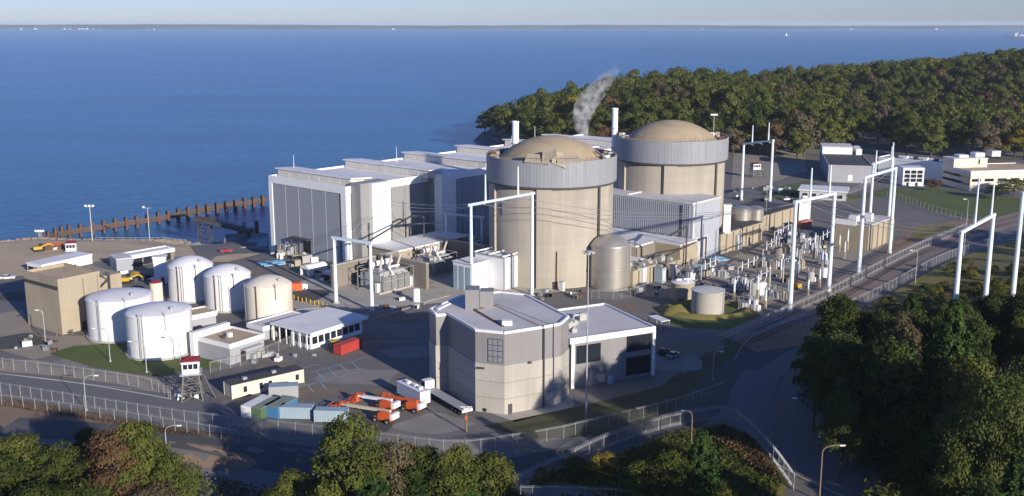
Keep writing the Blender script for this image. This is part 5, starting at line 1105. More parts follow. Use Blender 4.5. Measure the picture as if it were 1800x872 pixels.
# ================================================================ back buildings
def pbox(name, lab, cb, ct, p1, p2, wall, roof, par=None, z=0, sy=1):
    c, rz, lx, ly, h = rect(cb, ct, p1, p2); ly *= sy
    T = thing(name, lab, 'building', (*c, -.2), rz); q = MB(); q.box(0, lx, 0, ly, 0, h); q.build('wall', wall, T)
    q = MB(); q.box(.2, lx-.2, .2, ly-.2, h+.02, h+.3); q.build('roof', roof, T)
    if par: q = MB(); q.ring([(-.15, -.15), (lx+.15, -.15), (lx+.15, ly+.15), (-.15, ly+.15)], .4, h-.6, h+.6); q.build('parapet', par, T)
    return T, lx, ly, h
T, lx, ly, h = pbox('admin_block', 'grey office block with dark roof and white penthouse, leftmost of the back offices', (1455, 320), (1455, 291), (1535, 297), (1415, 268), M['grey_wall'], M['roof_dark'], M['grey_wall'], sy=1.25)
q = MB(); q.box(lx*.0, lx*.75, ly*.72, ly*.97, h+.3, h+4.2); q.build('penthouse', M['white_clean'], T); q = MB(); q.box(-.3, lx*.75+.3, ly*.72-.3, ly*.97+.3, h+4.22, h+4.6); q.build('penthouse_roof', M['roof_grey'], T)
q = MB(); q.box(lx*.84, lx*.98, ly*.7, ly*.95, h+.3, h+3.6); q.build('roof_unit', M['white_clean'], T)
q = MB(); q.box(lx*.45, lx*.56, -.2, -.02, 1, 4.2); o = q.build('white_door', M['white_clean'], T)
for s in (.2, .5, .8): q = MB(); q.box(-.12, -.02, ly*s, ly*s+3, 1, 3.5); q.build('window', M['glass'], T)
T, lx, ly, h = pbox('office_wing', 'long white-topped office wing between the grey block and the beige block', (1690, 322), (1690, 290), (1700, 285), (1545, 276), M['white_clean'], M['roof_grey'], M['white_clean'])
T2 = thing('roof_plant', 'dark roof plant on the long white-topped office wing', 'roof plant', (T.location.x, T.location.y, h)); 
bpy.data.objects.remove(T2)
for k in range(6): q = MB(); q.box(lx*.2, lx*.2+2.4, ly*(.2+.12*k), ly*(.2+.12*k)+2, h+.3, h+1.8); q.build('roof_unit', M['dark_steel' if k % 2 else 'white'], T)
c = G(1620, 331); T = thing('glass_pavilion', 'white-framed glazed entrance pavilion with three by three windows on the back lawn', 'building', (*G(1586, 327), 0), -.06); L = 10.5
q = MB(); q.box(0, L, 0, 9, 0, 9); q.build('wall', M['white_clean'], T); q = MB(); q.box(-.2, L+.2, -.2, 9.2, 9.02, 9.4); q.build('roof', M['roof_white'], T)
for i in range(3):
    for j in range(3): q = MB(); q.box(.8+i*3.15, 3.4+i*3.15, -.12, -.02, 2.2+j*2.1, 3.9+j*2.1); q.build('window', M['glass'], T)
q = MB(); q.box(2, 3.2, -.12, -.02, 0, 1.9); q.box(6.4, 7.6, -.12, -.02, 0, 1.9); q.build('door', M['dark'], T)
T, lx, ly, h = pbox('beige_office', 'beige office block with tan roof and white upper storey beside the back lawn', (1704, 336), (1704, 302), (1830, 297), (1666, 290), M['cream'], M['roof_tan'], M['white'])
q = MB(); q.box(-1, lx*.42, ly*.55, ly*.95, h+.3, h+4.6); q.build('upper_storey', M['cream'], T); q = MB(); q.box(-1.3, lx*.42+.3, ly*.55-.3, ly*.95+.3, h+4.62, h+5.0); q.build('upper_roof', M['roof_grey'], T)
q = MB(); q.box(lx*.3, lx*.32, ly*.55-.12, ly*.55-.02, h+2, h+4.4); q.build('window', M['glass'], T)
for z_ in (h*.3, h*.62): q = MB(); q.box(-.12, -.02, 1, ly-1, z_, z_+1.3); q.build('window_band', M['glass'], T)
for k in range(3): q = MB(); q.box(lx*.1+k*9, lx*.1+k*9+5, ly*.7, ly*.9, h+5.0, h+6.2+k*.9); q.build('roof_unit', M['galv'] if k == 2 else M['white_clean'], T)
for k in range(5):
    q = MB(); q.box(.8+k*7, 5.6+k*7, -.12, -.02, h*.5, h*.5+1.4); q.build('window', M['glass'], T)
c, rz, lx, ly, h = rect((1488, 352), (1486, 341), (1517, 334), (1408, 341))
T = thing('white_roof_building', 'single-storey building with broad white roof behind the switchyard pylons', 'building', (*G(1488, 354), 0), rz)
lx, ly = max(lx, 14), max(ly, 22); h = 4
q = MB(); q.box(.5, lx-.5, .5, ly-.5, 0, h); q.build('wall', M['panel_light'], T); q = MB(); q.box(-.3, lx+.3, -.3, ly+.3, h+.02, h+.6); q.build('roof', M['roof_white'], T)
for k in range(5): q = MB(); q.box(.38, .49, 2+k*ly*.18, 4.2+k*ly*.18, 1, 2.8); q.build('window', M['glass'], T)
for k in range(3): q = MB(); q.box(1.5+k*4, 4+k*4, .38, .49, 1, 2.8); q.build('window', M['glass'], T)
x, y = G(1320, 320); T = thing('guard_tower_far', 'x', 'tower', (x, y, 0)); bpy.data.objects.remove(T)
x, y = G(1327, 312); guard_tower(x, y, 0, 4.5, 1.1, 'guard tower with red top far back, seen through the farthest pylon')
# ================================================================ shore works
def bz(px, py): x, y = G(px, py, -8.6); return (x, y)
line = [(58, 434), (68, 429), (76, 424), (85, 419), (97, 414), (140, 406), (182, 400), (223, 393), (265, 388), (306, 380), (348, 371), (389, 364), (431, 358), (470, 352)]
pts = [bz(*p) for p in line]
T = thing('timber_boom', 'long rust-brown boom on paired piles curving across the water', 'boom', (*pts[4], SEA)); o = Vector(T.location)
q = MB()
for a, b in zip(pts, pts[1:]): q.bar(Vector((*a, -8.4))-o, Vector((*b, -8.4))-o, 1.4, 2.0)
q.build('beam', M['brown_pile'], T)
q = MB()
for a, b in zip(pts, pts[1:]): q.bar(Vector((*a, -7.4))-o, Vector((*b, -7.4))-o, .9, .25)
q.build('walkway', M['wood'], T)
pile = MB(); pile.tube((-.4, -1.0, -4), (-.4, -1.0, 5.6), .68, .6, 10); pile.tube((.4, 1.0, -4), (.4, 1.0, 5.3), .68, .6, 10); pile.bar((-.4, -1.4, 4.2), (.4, 1.4, 4.2), .4); pile = pile.mesh('pile_pair', M['pile_rust'])
cap = MB(); cap.box(-.8, .1, -1.5, -.5, 5.6, 5.9); cap = cap.mesh('pile_cap', M['pile_rust'])
for pxy in [(60, 433), (68, 429), (76, 424), (85, 419), (97, 414), (108, 410), (121, 407.5), (141, 405.5), (162, 402), (182, 400), (202, 396), (221.5, 393.6), (240, 391), (259, 387), (278, 384), (295, 382), (313, 378), (330, 375.5), (347.5, 372), (364, 370), (381, 367), (397.5, 364.6), (413.6, 362), (429, 358.5), (445, 356.6), (461, 354)]:
    i = inst('pile_pair', pile, T, Vector((*bz(*pxy), SEA))-o, rz=1.0); inst('pile_cap', cap, i)
# dock with steel trestle and gangway
x, y = G(362, 431, -9); T = thing('steel_trestle', 'dark lattice trestle carrying a gangway at the intake dock', 'trestle', (x, y, SEA)); q = MB(); h = 13
for a in (-2.4, 2.4):
    for b in (-2, 2): q.bar((a*1.3, b, 0), (a*.8, b, h), .35)
for k in range(3):
    z0, z1 = h*k/3, h*(k+1)/3
    for b in (-2, 2): q.bar((-2.8, b, z0), (2.4, b, z1), .2); q.bar((2.8, b, z0), (-2.4, b, z1), .2); q.bar((-2.5, b, z1), (2.5, b, z1), .2)
q.build('lattice', M['dark_steel'], T)
e = Vector((*G(440, 399, 0), 0)) - Vector((x, y, SEA)); q = MB(); q.bar((-3.5, 0, h+.5), (e.x, e.y, 9), 4.2, 1.2); q.build('gangway', M['dark_steel'], T)
q = MB(); q.bar((-3.5, -2, h+1.6), (e.x, e.y-2, 10.2), .15); q.bar((-3.5, 2, h+1.6), (e.x, e.y+2, 10.2), .15); q.build('handrail', M['rust'], T)
x, y = G(425, 418, -6); T = thing('dock_house', 'dark clutter of dock machinery at the end of the gangway', 'machinery', (x+2, y, -8), .2); 
for k in range(7): q = MB(); q.box(-5+k*1.7, -3.4+k*1.7, -2+(k % 3), 1+(k % 2), 0, 4+2.4*((k*7) % 3)); q.build('machine_unit', M['dark_steel' if k % 2 else 'panel'], T)
a, b, c_, d_ = [G(px, py, -5) for px, py in ((392, 441), (470, 437), (472, 414), (396, 416))]
T = thing('intake_deck', 'blue-grey concrete intake deck beside the foot of the turbine hall', 'deck', (*a, -5)); q = MB(); q.prism([(p[0]-a[0], p[1]-a[1]) for p in (a, b, c_, d_)], -7, 0); q.build('slab', M['bluegrey'], T); q = MB(); q.ring([(p[0]-a[0], p[1]-a[1]) for p in (a, b, c_, d_)], .4, .01, 1.1); q.build('curb', M['concrete'], T)
a = G(332, 446, -8); b = G(392, 446, -8); T = thing('quay_wall', 'dark quay wall closing the dock beside the sandy apron', 'quay wall', (*a, SEA)); q = MB(); q.prism([(0, 0), (b[0]-a[0], b[1]-a[1]), (b[0]-a[0]+1, b[1]-a[1]-14), (0, -14)], -4, 6.5); q.build('wall_body', M['dark_steel'], T); q = MB(); q.prism([(-.2, .2), (b[0]-a[0], b[1]-a[1]+.2), (b[0]-a[0]+1, b[1]-a[1]-14), (-.2, -14)], 6.52, 6.8); q.build('deck', M['concrete_pad'], T)
# shore railing
pts = [G(px, 441, -8) for px in (170, 210, 250, 290, 328)]; T = thing('shore_railing', 'pale railing along the water side of the sandy apron', 'railing', (*pts[0], hgt(*pts[0]))); o = Vector(T.location); q = MB(); pts = path_pts(pts, 2.4)
pr = None
for p in pts:
    z = max(hgt(*p), -8); v_ = Vector((*p, z))-o; q.bar(v_, v_+Vector((0,0,1.6)), .12)
    if pr is not None: q.bar(pr+Vector((0,0,1.6)), v_+Vector((0,0,1.6)), .12); q.bar(pr+Vector((0,0,.8)), v_+Vector((0,0,.8)), .1)
    pr = v_
q.build('rail', M['galv'], T)
# ================================================================ far shore
rr = random.Random(8); xs = np.linspace(-16000, 16000, 420); V = []; F = []; n = len(xs)
hs = 48 + 7*np.sin(xs*.0009) + np.array([rr.uniform(-4, 4) for _ in xs]) + 4*np.sin(xs*.006)
hs *= np.interp(xs, [-16000, -3000, 0, 6000, 16000], [1.1, 1.05, .95, .8, .75])
for i, x in enumerate(xs):
    y = 14000 + 260*math.sin(x*.0007)+120*math.sin(x*.003); V += [(x, y-60, SEA+.5), (x, y-10, SEA+2.5), (x, y, SEA+hs[i]*.75), (x, y+60, SEA+hs[i]), (x, y+6000, SEA+hs[i]*.8)]
F = [(5*i+k, 5*i+5+k, 5*i+6+k, 5*i+1+k) for i in range(n-1) for k in range(4)]
mb = MB(); mb.v = V; mb.f = [list(f) for f in F]; mb.m = [0 if (i % 4) else 1 for i in range(len(F))]
M['far_wood'] = pm('far_woodland', (.045,.06,.045), .95, .3, .004)
mb.build('far_shore', [M['far_wood'], M['apron']], kind='structure')
hm = MB(); hm.box(-9, 9, -6, 6, 0, 9); hw = hm.mesh('wall', M['white_clean']); hm = MB(); hm.gable(-10, 10, -7, 7, 9, 15); hr = hm.mesh('roof', M['roof_grey'])
for px in (54, 76, 122, 131, 148, 154, 160, 163, 176, 190, 284, 296, 700, 1232, 1480, 1610):
    x = (px-900)/FPX*14100; y = 14000 + 260*math.sin(x*.0007)+120*math.sin(x*.003); T = thing('waterfront_house', 'tiny pale waterfront house on the far shore', 'house', (x, y-75, SEA+1), 0, 'houses on the far shore'); s = rr.uniform(.5, 1.2)
    inst('wall', hw, T); inst('roof', hr, T); T.scale = (s*1.6, s, s)
x, y = G(1383, 63, SEA); T = thing('sailing_boat', 'tiny white sailing boat far out on the water', 'boat', (x, y, SEA)); q = MB(); q.prism([(-9, -2), (6, -2), (11, 0), (6, 2), (-9, 2)], -.5, 2.5); q.build('hull', M['white_clean'], T); q = MB(); q._a([(0, 0, 3), (-9, .3, 4), (0, 0, 24), (0, .2, 3)], [(0, 1, 2), (2, 1, 3)]); q.tube((.2, 0, 2), (.2, 0, 25), .3, .2, 6); q.build('sail', M['white_clean'], T)
x, y = G(1788, 67, SEA); T = thing('offshore_jetty', 'small brown offshore jetty with huts near the right end of the horizon', 'jetty', (x, y, SEA)); q = MB(); q.box(-60, 130, -8, 8, 8, 11); q.build('deck', M['brown_pile'], T); q = MB(); [q.tube((a, b, -5), (a, b, 8), 1.6, 1.6, 8) for a in range(-55, 130, 20) for b in (-6, 6)]; q.build('pile', M['brown_pile'], T); q = MB(); q.box(-20, 0, -6, 6, 11, 30); q.box(10, 40, -6, 6, 11, 21); q.box(-3, 3, -2, 2, 30, 40); q.build('hut', M['panel'], T)
for px, py in ((505, 96), (205, 271), (310, 272), (62, 352), (130, 300)): pass
# ================================================================ clutter of the working yards
cr_ = random.Random(31)
def crate_mesh(m):
    q = MB(); q.box(-.5, .5, -.5, .5, .08, 1); q.box(-.52, .52, -.52, -.4, 0, .1); q.box(-.52, .52, .4, .52, 0, .1)
    for a in (-.5, .42): q.box(a, a+.08, -.53, .53, .05, 1.02)
    return q.mesh('crate', M[m])
CM = {m: crate_mesh(m) for m in ('equip', 'white', 'beige', 'panel', 'rust', 'bluegrey', 'yellow', 'dark_steel')}
def scatter(region, n, lab, group, mats, smin=.8, smax=2.4):
    for i in range(n):
        (x0, y0), (x1, y1) = region; px, py = cr_.uniform(x0, x1), cr_.uniform(y0, y1); x, y = G(px, py); s = cr_.uniform(smin, smax); m = cr_.choice(mats)
        inst('storage_box', CM[m], None, (x, y, hgt(x, y)), cr_.uniform(0, 3), (s*cr_.uniform(.8, 2), s, s*cr_.uniform(.6, 1.1)), lab, 'storage box', group)
scatter(((478, 446), (560, 468)), 16, 'small storage box in the clutter along the foot of the grey end wall', 'boxes along the grey end wall', ['equip', 'white', 'beige', 'panel', 'dark_steel'])
scatter(((545, 472), (605, 500)), 16, 'small storage box in the yard between the white shelter and the left transformer', 'boxes by the left transformer', ['equip', 'white', 'beige', 'rust', 'panel'])
scatter(((655, 512), (760, 545)), 10, 'small storage box on the ground in front of the transformer bays', 'boxes in front of the transformer bays', ['rust', 'beige', 'white', 'equip'], .5, 1.3)
scatter(((940, 512), (1040, 530)), 12, 'small storage box on the ground at the foot of the torn dome', 'boxes at the foot of the torn dome', ['white', 'equip', 'rust', 'beige'], .5, 1.5)
scatter(((1100, 492), (1190, 520)), 16, 'small storage box in the dark ground between the steel tank and the beige wall', 'boxes beside the steel tank', ['dark_steel', 'white', 'equip', 'panel'], .6, 1.8)
scatter(((1190, 470), (1400, 535)), 46, 'small equipment box among the insulator columns of the switchyard', 'equipment boxes in the switchyard', ['equip', 'equip', 'beige', 'panel', 'rust', 'dark_steel', 'dark_steel'], .6, 1.7)
scatter(((1340, 420), (1450, 470)), 26, 'small equipment box at the back of the switchyard', 'equipment boxes at the back of the switchyard', ['equip', 'equip', 'beige', 'panel', 'dark_steel'], .8, 1.9)
scatter(((20, 585), (130, 625)), 10, 'small storage box on the gravel in front of the beige block', 'boxes on the gravel by the beige block', ['white', 'rust', 'beige', 'panel'], .6, 1.6)
scatter(((310, 690), (350, 706)), 7, 'pale block on the ground round the guard tower legs', 'blocks round the guard tower', ['beige', 'white'], .5, 1.1)
scatter(((430, 625), (560, 640)), 8, 'small storage box along the fence by the small grey building', 'boxes by the small grey building', ['equip', 'white', 'panel'], .6, 1.3)
scatter(((215, 478), (300, 500)), 10, 'small storage box in the dark yard behind the flat-topped tanks', 'boxes behind the flat-topped tanks', ['dark_steel', 'panel', 'white', 'yellow'], .9, 2.0)
scatter(((1290, 330), (1400, 360)), 14, 'small box on the back lot beside the farthest pylon', 'boxes on the back lot', ['white', 'equip', 'panel', 'dark_steel'], .9, 2.4)
# steel bus portals in the switchyard
for k, (pa, pb, hh) in enumerate((((1296, 508), (1330, 492), 7), ((1318, 535), (1352, 516), 7.5), ((1340, 470), (1368, 452), 7), ((1376, 500), (1404, 480), 8), ((1408, 470), (1436, 450), 7.5), ((1440, 450), (1464, 436), 7), ((1232, 500), (1262, 486), 6), ((1360, 440), (1390, 426), 7))):
    a = G(*pa); b = G(*pb); T = thing('bus_portal', ['low steel portal behind the small round tank', 'low steel portal nearest the railway fence', 'low steel portal in the middle of the switchyard', 'low steel portal at the left foot of the big switchyard pylon', 'low steel portal between the legs of the big switchyard pylon', 'low steel portal in front of the relay house', 'low steel portal over the equipment skids left of the switchyard', 'low steel portal at the back of the switchyard by the red container'][k], 'steel portal', (*a, 0)); d = Vector((b[0]-a[0], b[1]-a[1], 0))
    for p in (Vector((0,0,0)), d): q = MB(); q.bar(p, p+Vector((0,0,hh)), .3); q.build('post', M['galv'], T)
    q = MB(); q.bar((0,0,hh), d+Vector((0,0,hh)), .35); q.build('beam', M['galv'], T)
    for s in (.2, .5, .8): q = MB(); p = d*s+Vector((0,0,hh)); q.tube(p, p-Vector((0,0,1.6)), .2, .2, 8); q.tube(p, p+Vector((0,0,1.4)), .18, .12, 8); q.build('insulator', M['white'], T)
# repairs and stains on the asphalt
pr_ = random.Random(9); PT = [pm('patch_dark', (.085,.08,.078), .9, .2, .2), pm('patch_pale', (.24,.22,.2), .95, .2, .2), pm('patch_brown', (.19,.15,.115), .95, .25, .2)]
for (px, py, s) in ((560, 690, 7), (640, 665, 9), (480, 645, 6), (700, 690, 6), (660, 600, 9), (720, 620, 7), (430, 480, 9), (540, 520, 8), (620, 560, 8), (700, 560, 6), (40, 520, 10), (20, 600, 9), (120, 640, 6), (250, 520, 8), (1010, 545, 6), (1080, 540, 7), (1180, 640, 8), (1230, 610, 8), (1130, 700, 6), (760, 745, 7), (640, 750, 6), (560, 460, 7), (1320, 420, 9), (1440, 420, 9), (1560, 400, 12), (1340, 380, 12), (380, 500, 8)):
    x, y = G(px, py); n = 9; P = [(x+s*pr_.uniform(.5, 1.1)*1.3*math.cos(2*PI*i/n), y+s*pr_.uniform(.5, 1.1)*math.sin(2*PI*i/n)) for i in range(n)]
    sheet('asphalt_patch', smooth_path(P+P[:1], 1)[:-1], pr_.choice(PT), .04+.004*pr_.randint(1, 6), 12)
def kerb(pts, lab=None):
    mb = MB(); pts = path_pts(pts, 4)
    for a, b in zip(pts, pts[1:]): mb.bar((*a, hgt(*a)+.08), (*b, hgt(*b)+.08), .3, .16)
    mb.build('kerb', M['concrete_pad'], kind='structure')
kerb(smooth_path(P0((-120, 645), (0, 657), (130, 672), (260, 694), (300, 702)), 1)); kerb(smooth_path(P0((660, 560), (700, 548), (750, 530), (790, 520)), 1)); kerb(smooth_path(P0((520, 545), (580, 540), (650, 556)), 1))
kerb(smooth_path([(75.5, 150), (58.5, 172), (50, 186), (45, 200)], 2))
# ================================================================ trees
def leaf_mesh(name, pos, nor, size, tint, mat, rs, aspect=1.0):
    n = len(pos); nor = nor/np.linalg.norm(nor, axis=1, keepdims=True)
    a = rs.normal(size=(n, 3)); t = np.cross(nor, a); t /= np.linalg.norm(t, axis=1, keepdims=True)+1e-9; b = np.cross(nor, t)
    s = (size*rs.uniform(.6, 1.3, n))[:, None]
    V = np.stack([pos - t*s*aspect, pos - b*s*.55 + nor*s*.1, pos + t*s*aspect, pos + b*s*.55 + nor*s*.1], 1).reshape(-1, 3)
    F = np.arange(4*n).reshape(n, 4); me = bpy.data.meshes.new(name); fill(me, V, F); me.materials.append(mat)
    at = me.attributes.new('tint', 'FLOAT', 'FACE'); at.data.foreach_set('value', np.clip(tint, 0, 1).astype(np.float32)); return me
def crown_mesh(name, mat, seed, H, Rr, nl, n, leaf, base=.3, conic=0, jit=.5, big=1.0):
    rs = np.random.RandomState(seed); ch = H*(1-base); pos = []; nor = []; tint = []
    for i in range(nl):
        u = (i+.5)/nl; z = H*base + ch*(.12 + .76*u); prof = math.sin(PI*min(.98, .16+.8*u))**.7*(1-conic*u); a = i*2.4+rs.uniform(-.5, .5)
        rad = Rr*prof*rs.uniform(.4, .95); c = np.array([rad*math.cos(a), rad*math.sin(a), z]); lr = Rr*rs.uniform(.3, .48)*big*(1-.4*conic*u)
        k = int(n/nl*rs.uniform(.75, 1.25)); d = rs.normal(size=(k, 3)); d /= np.linalg.norm(d, axis=1, keepdims=True); d[:, 2] = np.where(d[:, 2] < -.3, -d[:, 2]*.6, d[:, 2])
        r = lr*rs.uniform(.55, 1.06, k)**.6*(1+.18*np.sin(d[:, 0]*5+i)*np.cos(d[:, 1]*6)); pos.append(c + d*r[:, None]*np.array([1, 1, .8])); nor.append(d + rs.normal(size=(k, 3))*jit+np.array([0, 0, .25])); tint.append(np.full(k, rs.uniform(0, 1))*.55 + rs.uniform(.1, .35, k))
    return leaf_mesh(name, np.concatenate(pos), np.concatenate(nor), leaf, np.concatenate(tint), mat, rs)
def pine_mesh(name, mat, seed, H, Rr, n, leaf, base=.2):
    rs = np.random.RandomState(seed); pos = []; nor = []; tint = []; nw = int(H/1.15); per = n//(nw*6)
    for w_ in range(nw):
        u = (w_+.5)/nw; z = H*(base+(1-base)*u); L = Rr*(1-u)**.75*rs.uniform(.8, 1.12)+.4
        for k in range(6):
            a = w_*1.1+k*PI/3+rs.uniform(-.3, .3); Lk = L*rs.uniform(.65, 1.1); s = rs.uniform(.15, 1, per)**.8; sp = rs.normal(size=per)*.17*Lk
            x = s*Lk*math.cos(a)-sp*math.sin(a)*s; y = s*Lk*math.sin(a)+sp*math.cos(a)*s; zz = z + .22*Lk*s*s - .12*Lk*s + rs.normal(size=per)*.18
            pos.append(np.stack([x, y, zz], 1)); nor.append(np.stack([np.cos(a)*.3+rs.normal(size=per)*.4, np.sin(a)*.3+rs.normal(size=per)*.4, np.full(per, 1.)], 1)); tint.append(np.full(per, rs.uniform(0, .6))+s*.35)
    return leaf_mesh(name, np.concatenate(pos), np.concatenate(nor), leaf, np.concatenate(tint), mat, rs, 1.3)
def trunk_mesh(name, seed, H, r, Rr, base, limbs=7, straight=False):
    rr = random.Random(seed); q = MB(); q.tube((0,0,-1), (0,0,H*.45), r, r*.7, 8); q.tube((0,0,H*.45), (.1*r, 0, H*.92 if straight else H*.8), r*.7, r*.12, 8)
    for i in range(limbs):
        z = H*(base+(.8-base)*i/limbs); a = i*2.4; L = Rr*rr.uniform(.5, .85)*(1-.4*i/limbs); rise = .15 if straight else rr.uniform(.4, .9)
        m = Vector((L*.5*math.cos(a), L*.5*math.sin(a), z+L*.5*rise)); e = Vector((L*math.cos(a+.2), L*math.sin(a+.2), z+L*rise)); q.tube((0,0,z), m, r*.38, r*.25, 5, cap=False); q.tube(m, e, r*.25, r*.08, 5, cap=False)
    return q.mesh(name, M['bark'])
TR = {}
def variant(kind, mat, seed, far):
    H = 1
    if far: n, lf, nl = 2600, .55, 8
    else: n, lf, nl = 9500, .23, 24
    if kind == 'pine':
        H, Rr = (16, 4.6); c = pine_mesh('crown', LEAF['pine'], seed, H, Rr, 1400 if far else 10000, .6 if far else .28); t = trunk_mesh('trunk', seed, H, .3, Rr, .2, 8, True)
    else:
        H, Rr = (16, 5.4); c = crown_mesh('crown', LEAF[mat], seed, H, Rr, nl, n, lf, .26 if not far else .15, .15 if seed % 2 else 0, .3 if far else .45, 1.3 if far else 1); t = trunk_mesh('trunk', seed, H, .36, Rr, .22)
    return c, t, H, Rr
def bush_variant(mat, seed):
    c = crown_mesh('crown', LEAF[mat], seed, 16, 7, 14, 2600, .42, .02); return c, trunk_mesh('trunk', seed, 10, .3, 6, .05), 16, 7
for mt in ('green', 'olive', 'gold', 'rust', 'brown', 'deep'):
    TR['far', mt] = [variant('b', mt, s, True) for s in (1, 2, 3)]
    TR['near', mt] = [variant('b', mt, s, False) for s in (4, 5)]
    TR['bush', mt] = [bush_variant(mt, 9)]
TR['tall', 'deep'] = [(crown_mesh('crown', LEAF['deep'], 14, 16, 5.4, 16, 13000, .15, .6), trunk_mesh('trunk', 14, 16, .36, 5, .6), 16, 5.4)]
TR['far', 'pine'] = [variant('pine', 'pine', 6, True)]; TR['near', 'pine'] = [variant('pine', 'pine', s, False) for s in (7, 8)]
tr = random.Random(21)
def tree(x, y, H, rad, kind, mt, lab, group, cat='tree', name=None, z=None, k=None):
    vs_ = TR[kind, mt]; c, t, H0, R0 = vs_[(k if k is not None else tr.randrange(len(vs_))) % len(vs_)]
    z = hgt(x, y) if z is None else z
    T = thing(name or ('pine_tree' if mt == 'pine' else 'broadleaf_tree'), lab, cat, (x, y, z-.2), tr.uniform(0, 6.28), group); T.scale = (rad/R0, rad/R0, H/H0)
    inst('trunk', t, T); inst('crown', c, T); return T
ADJ = dict(green='dark green', olive='olive green', gold='yellow-gold', rust='rusty red-brown', brown='greyish brown', pine='dark green')
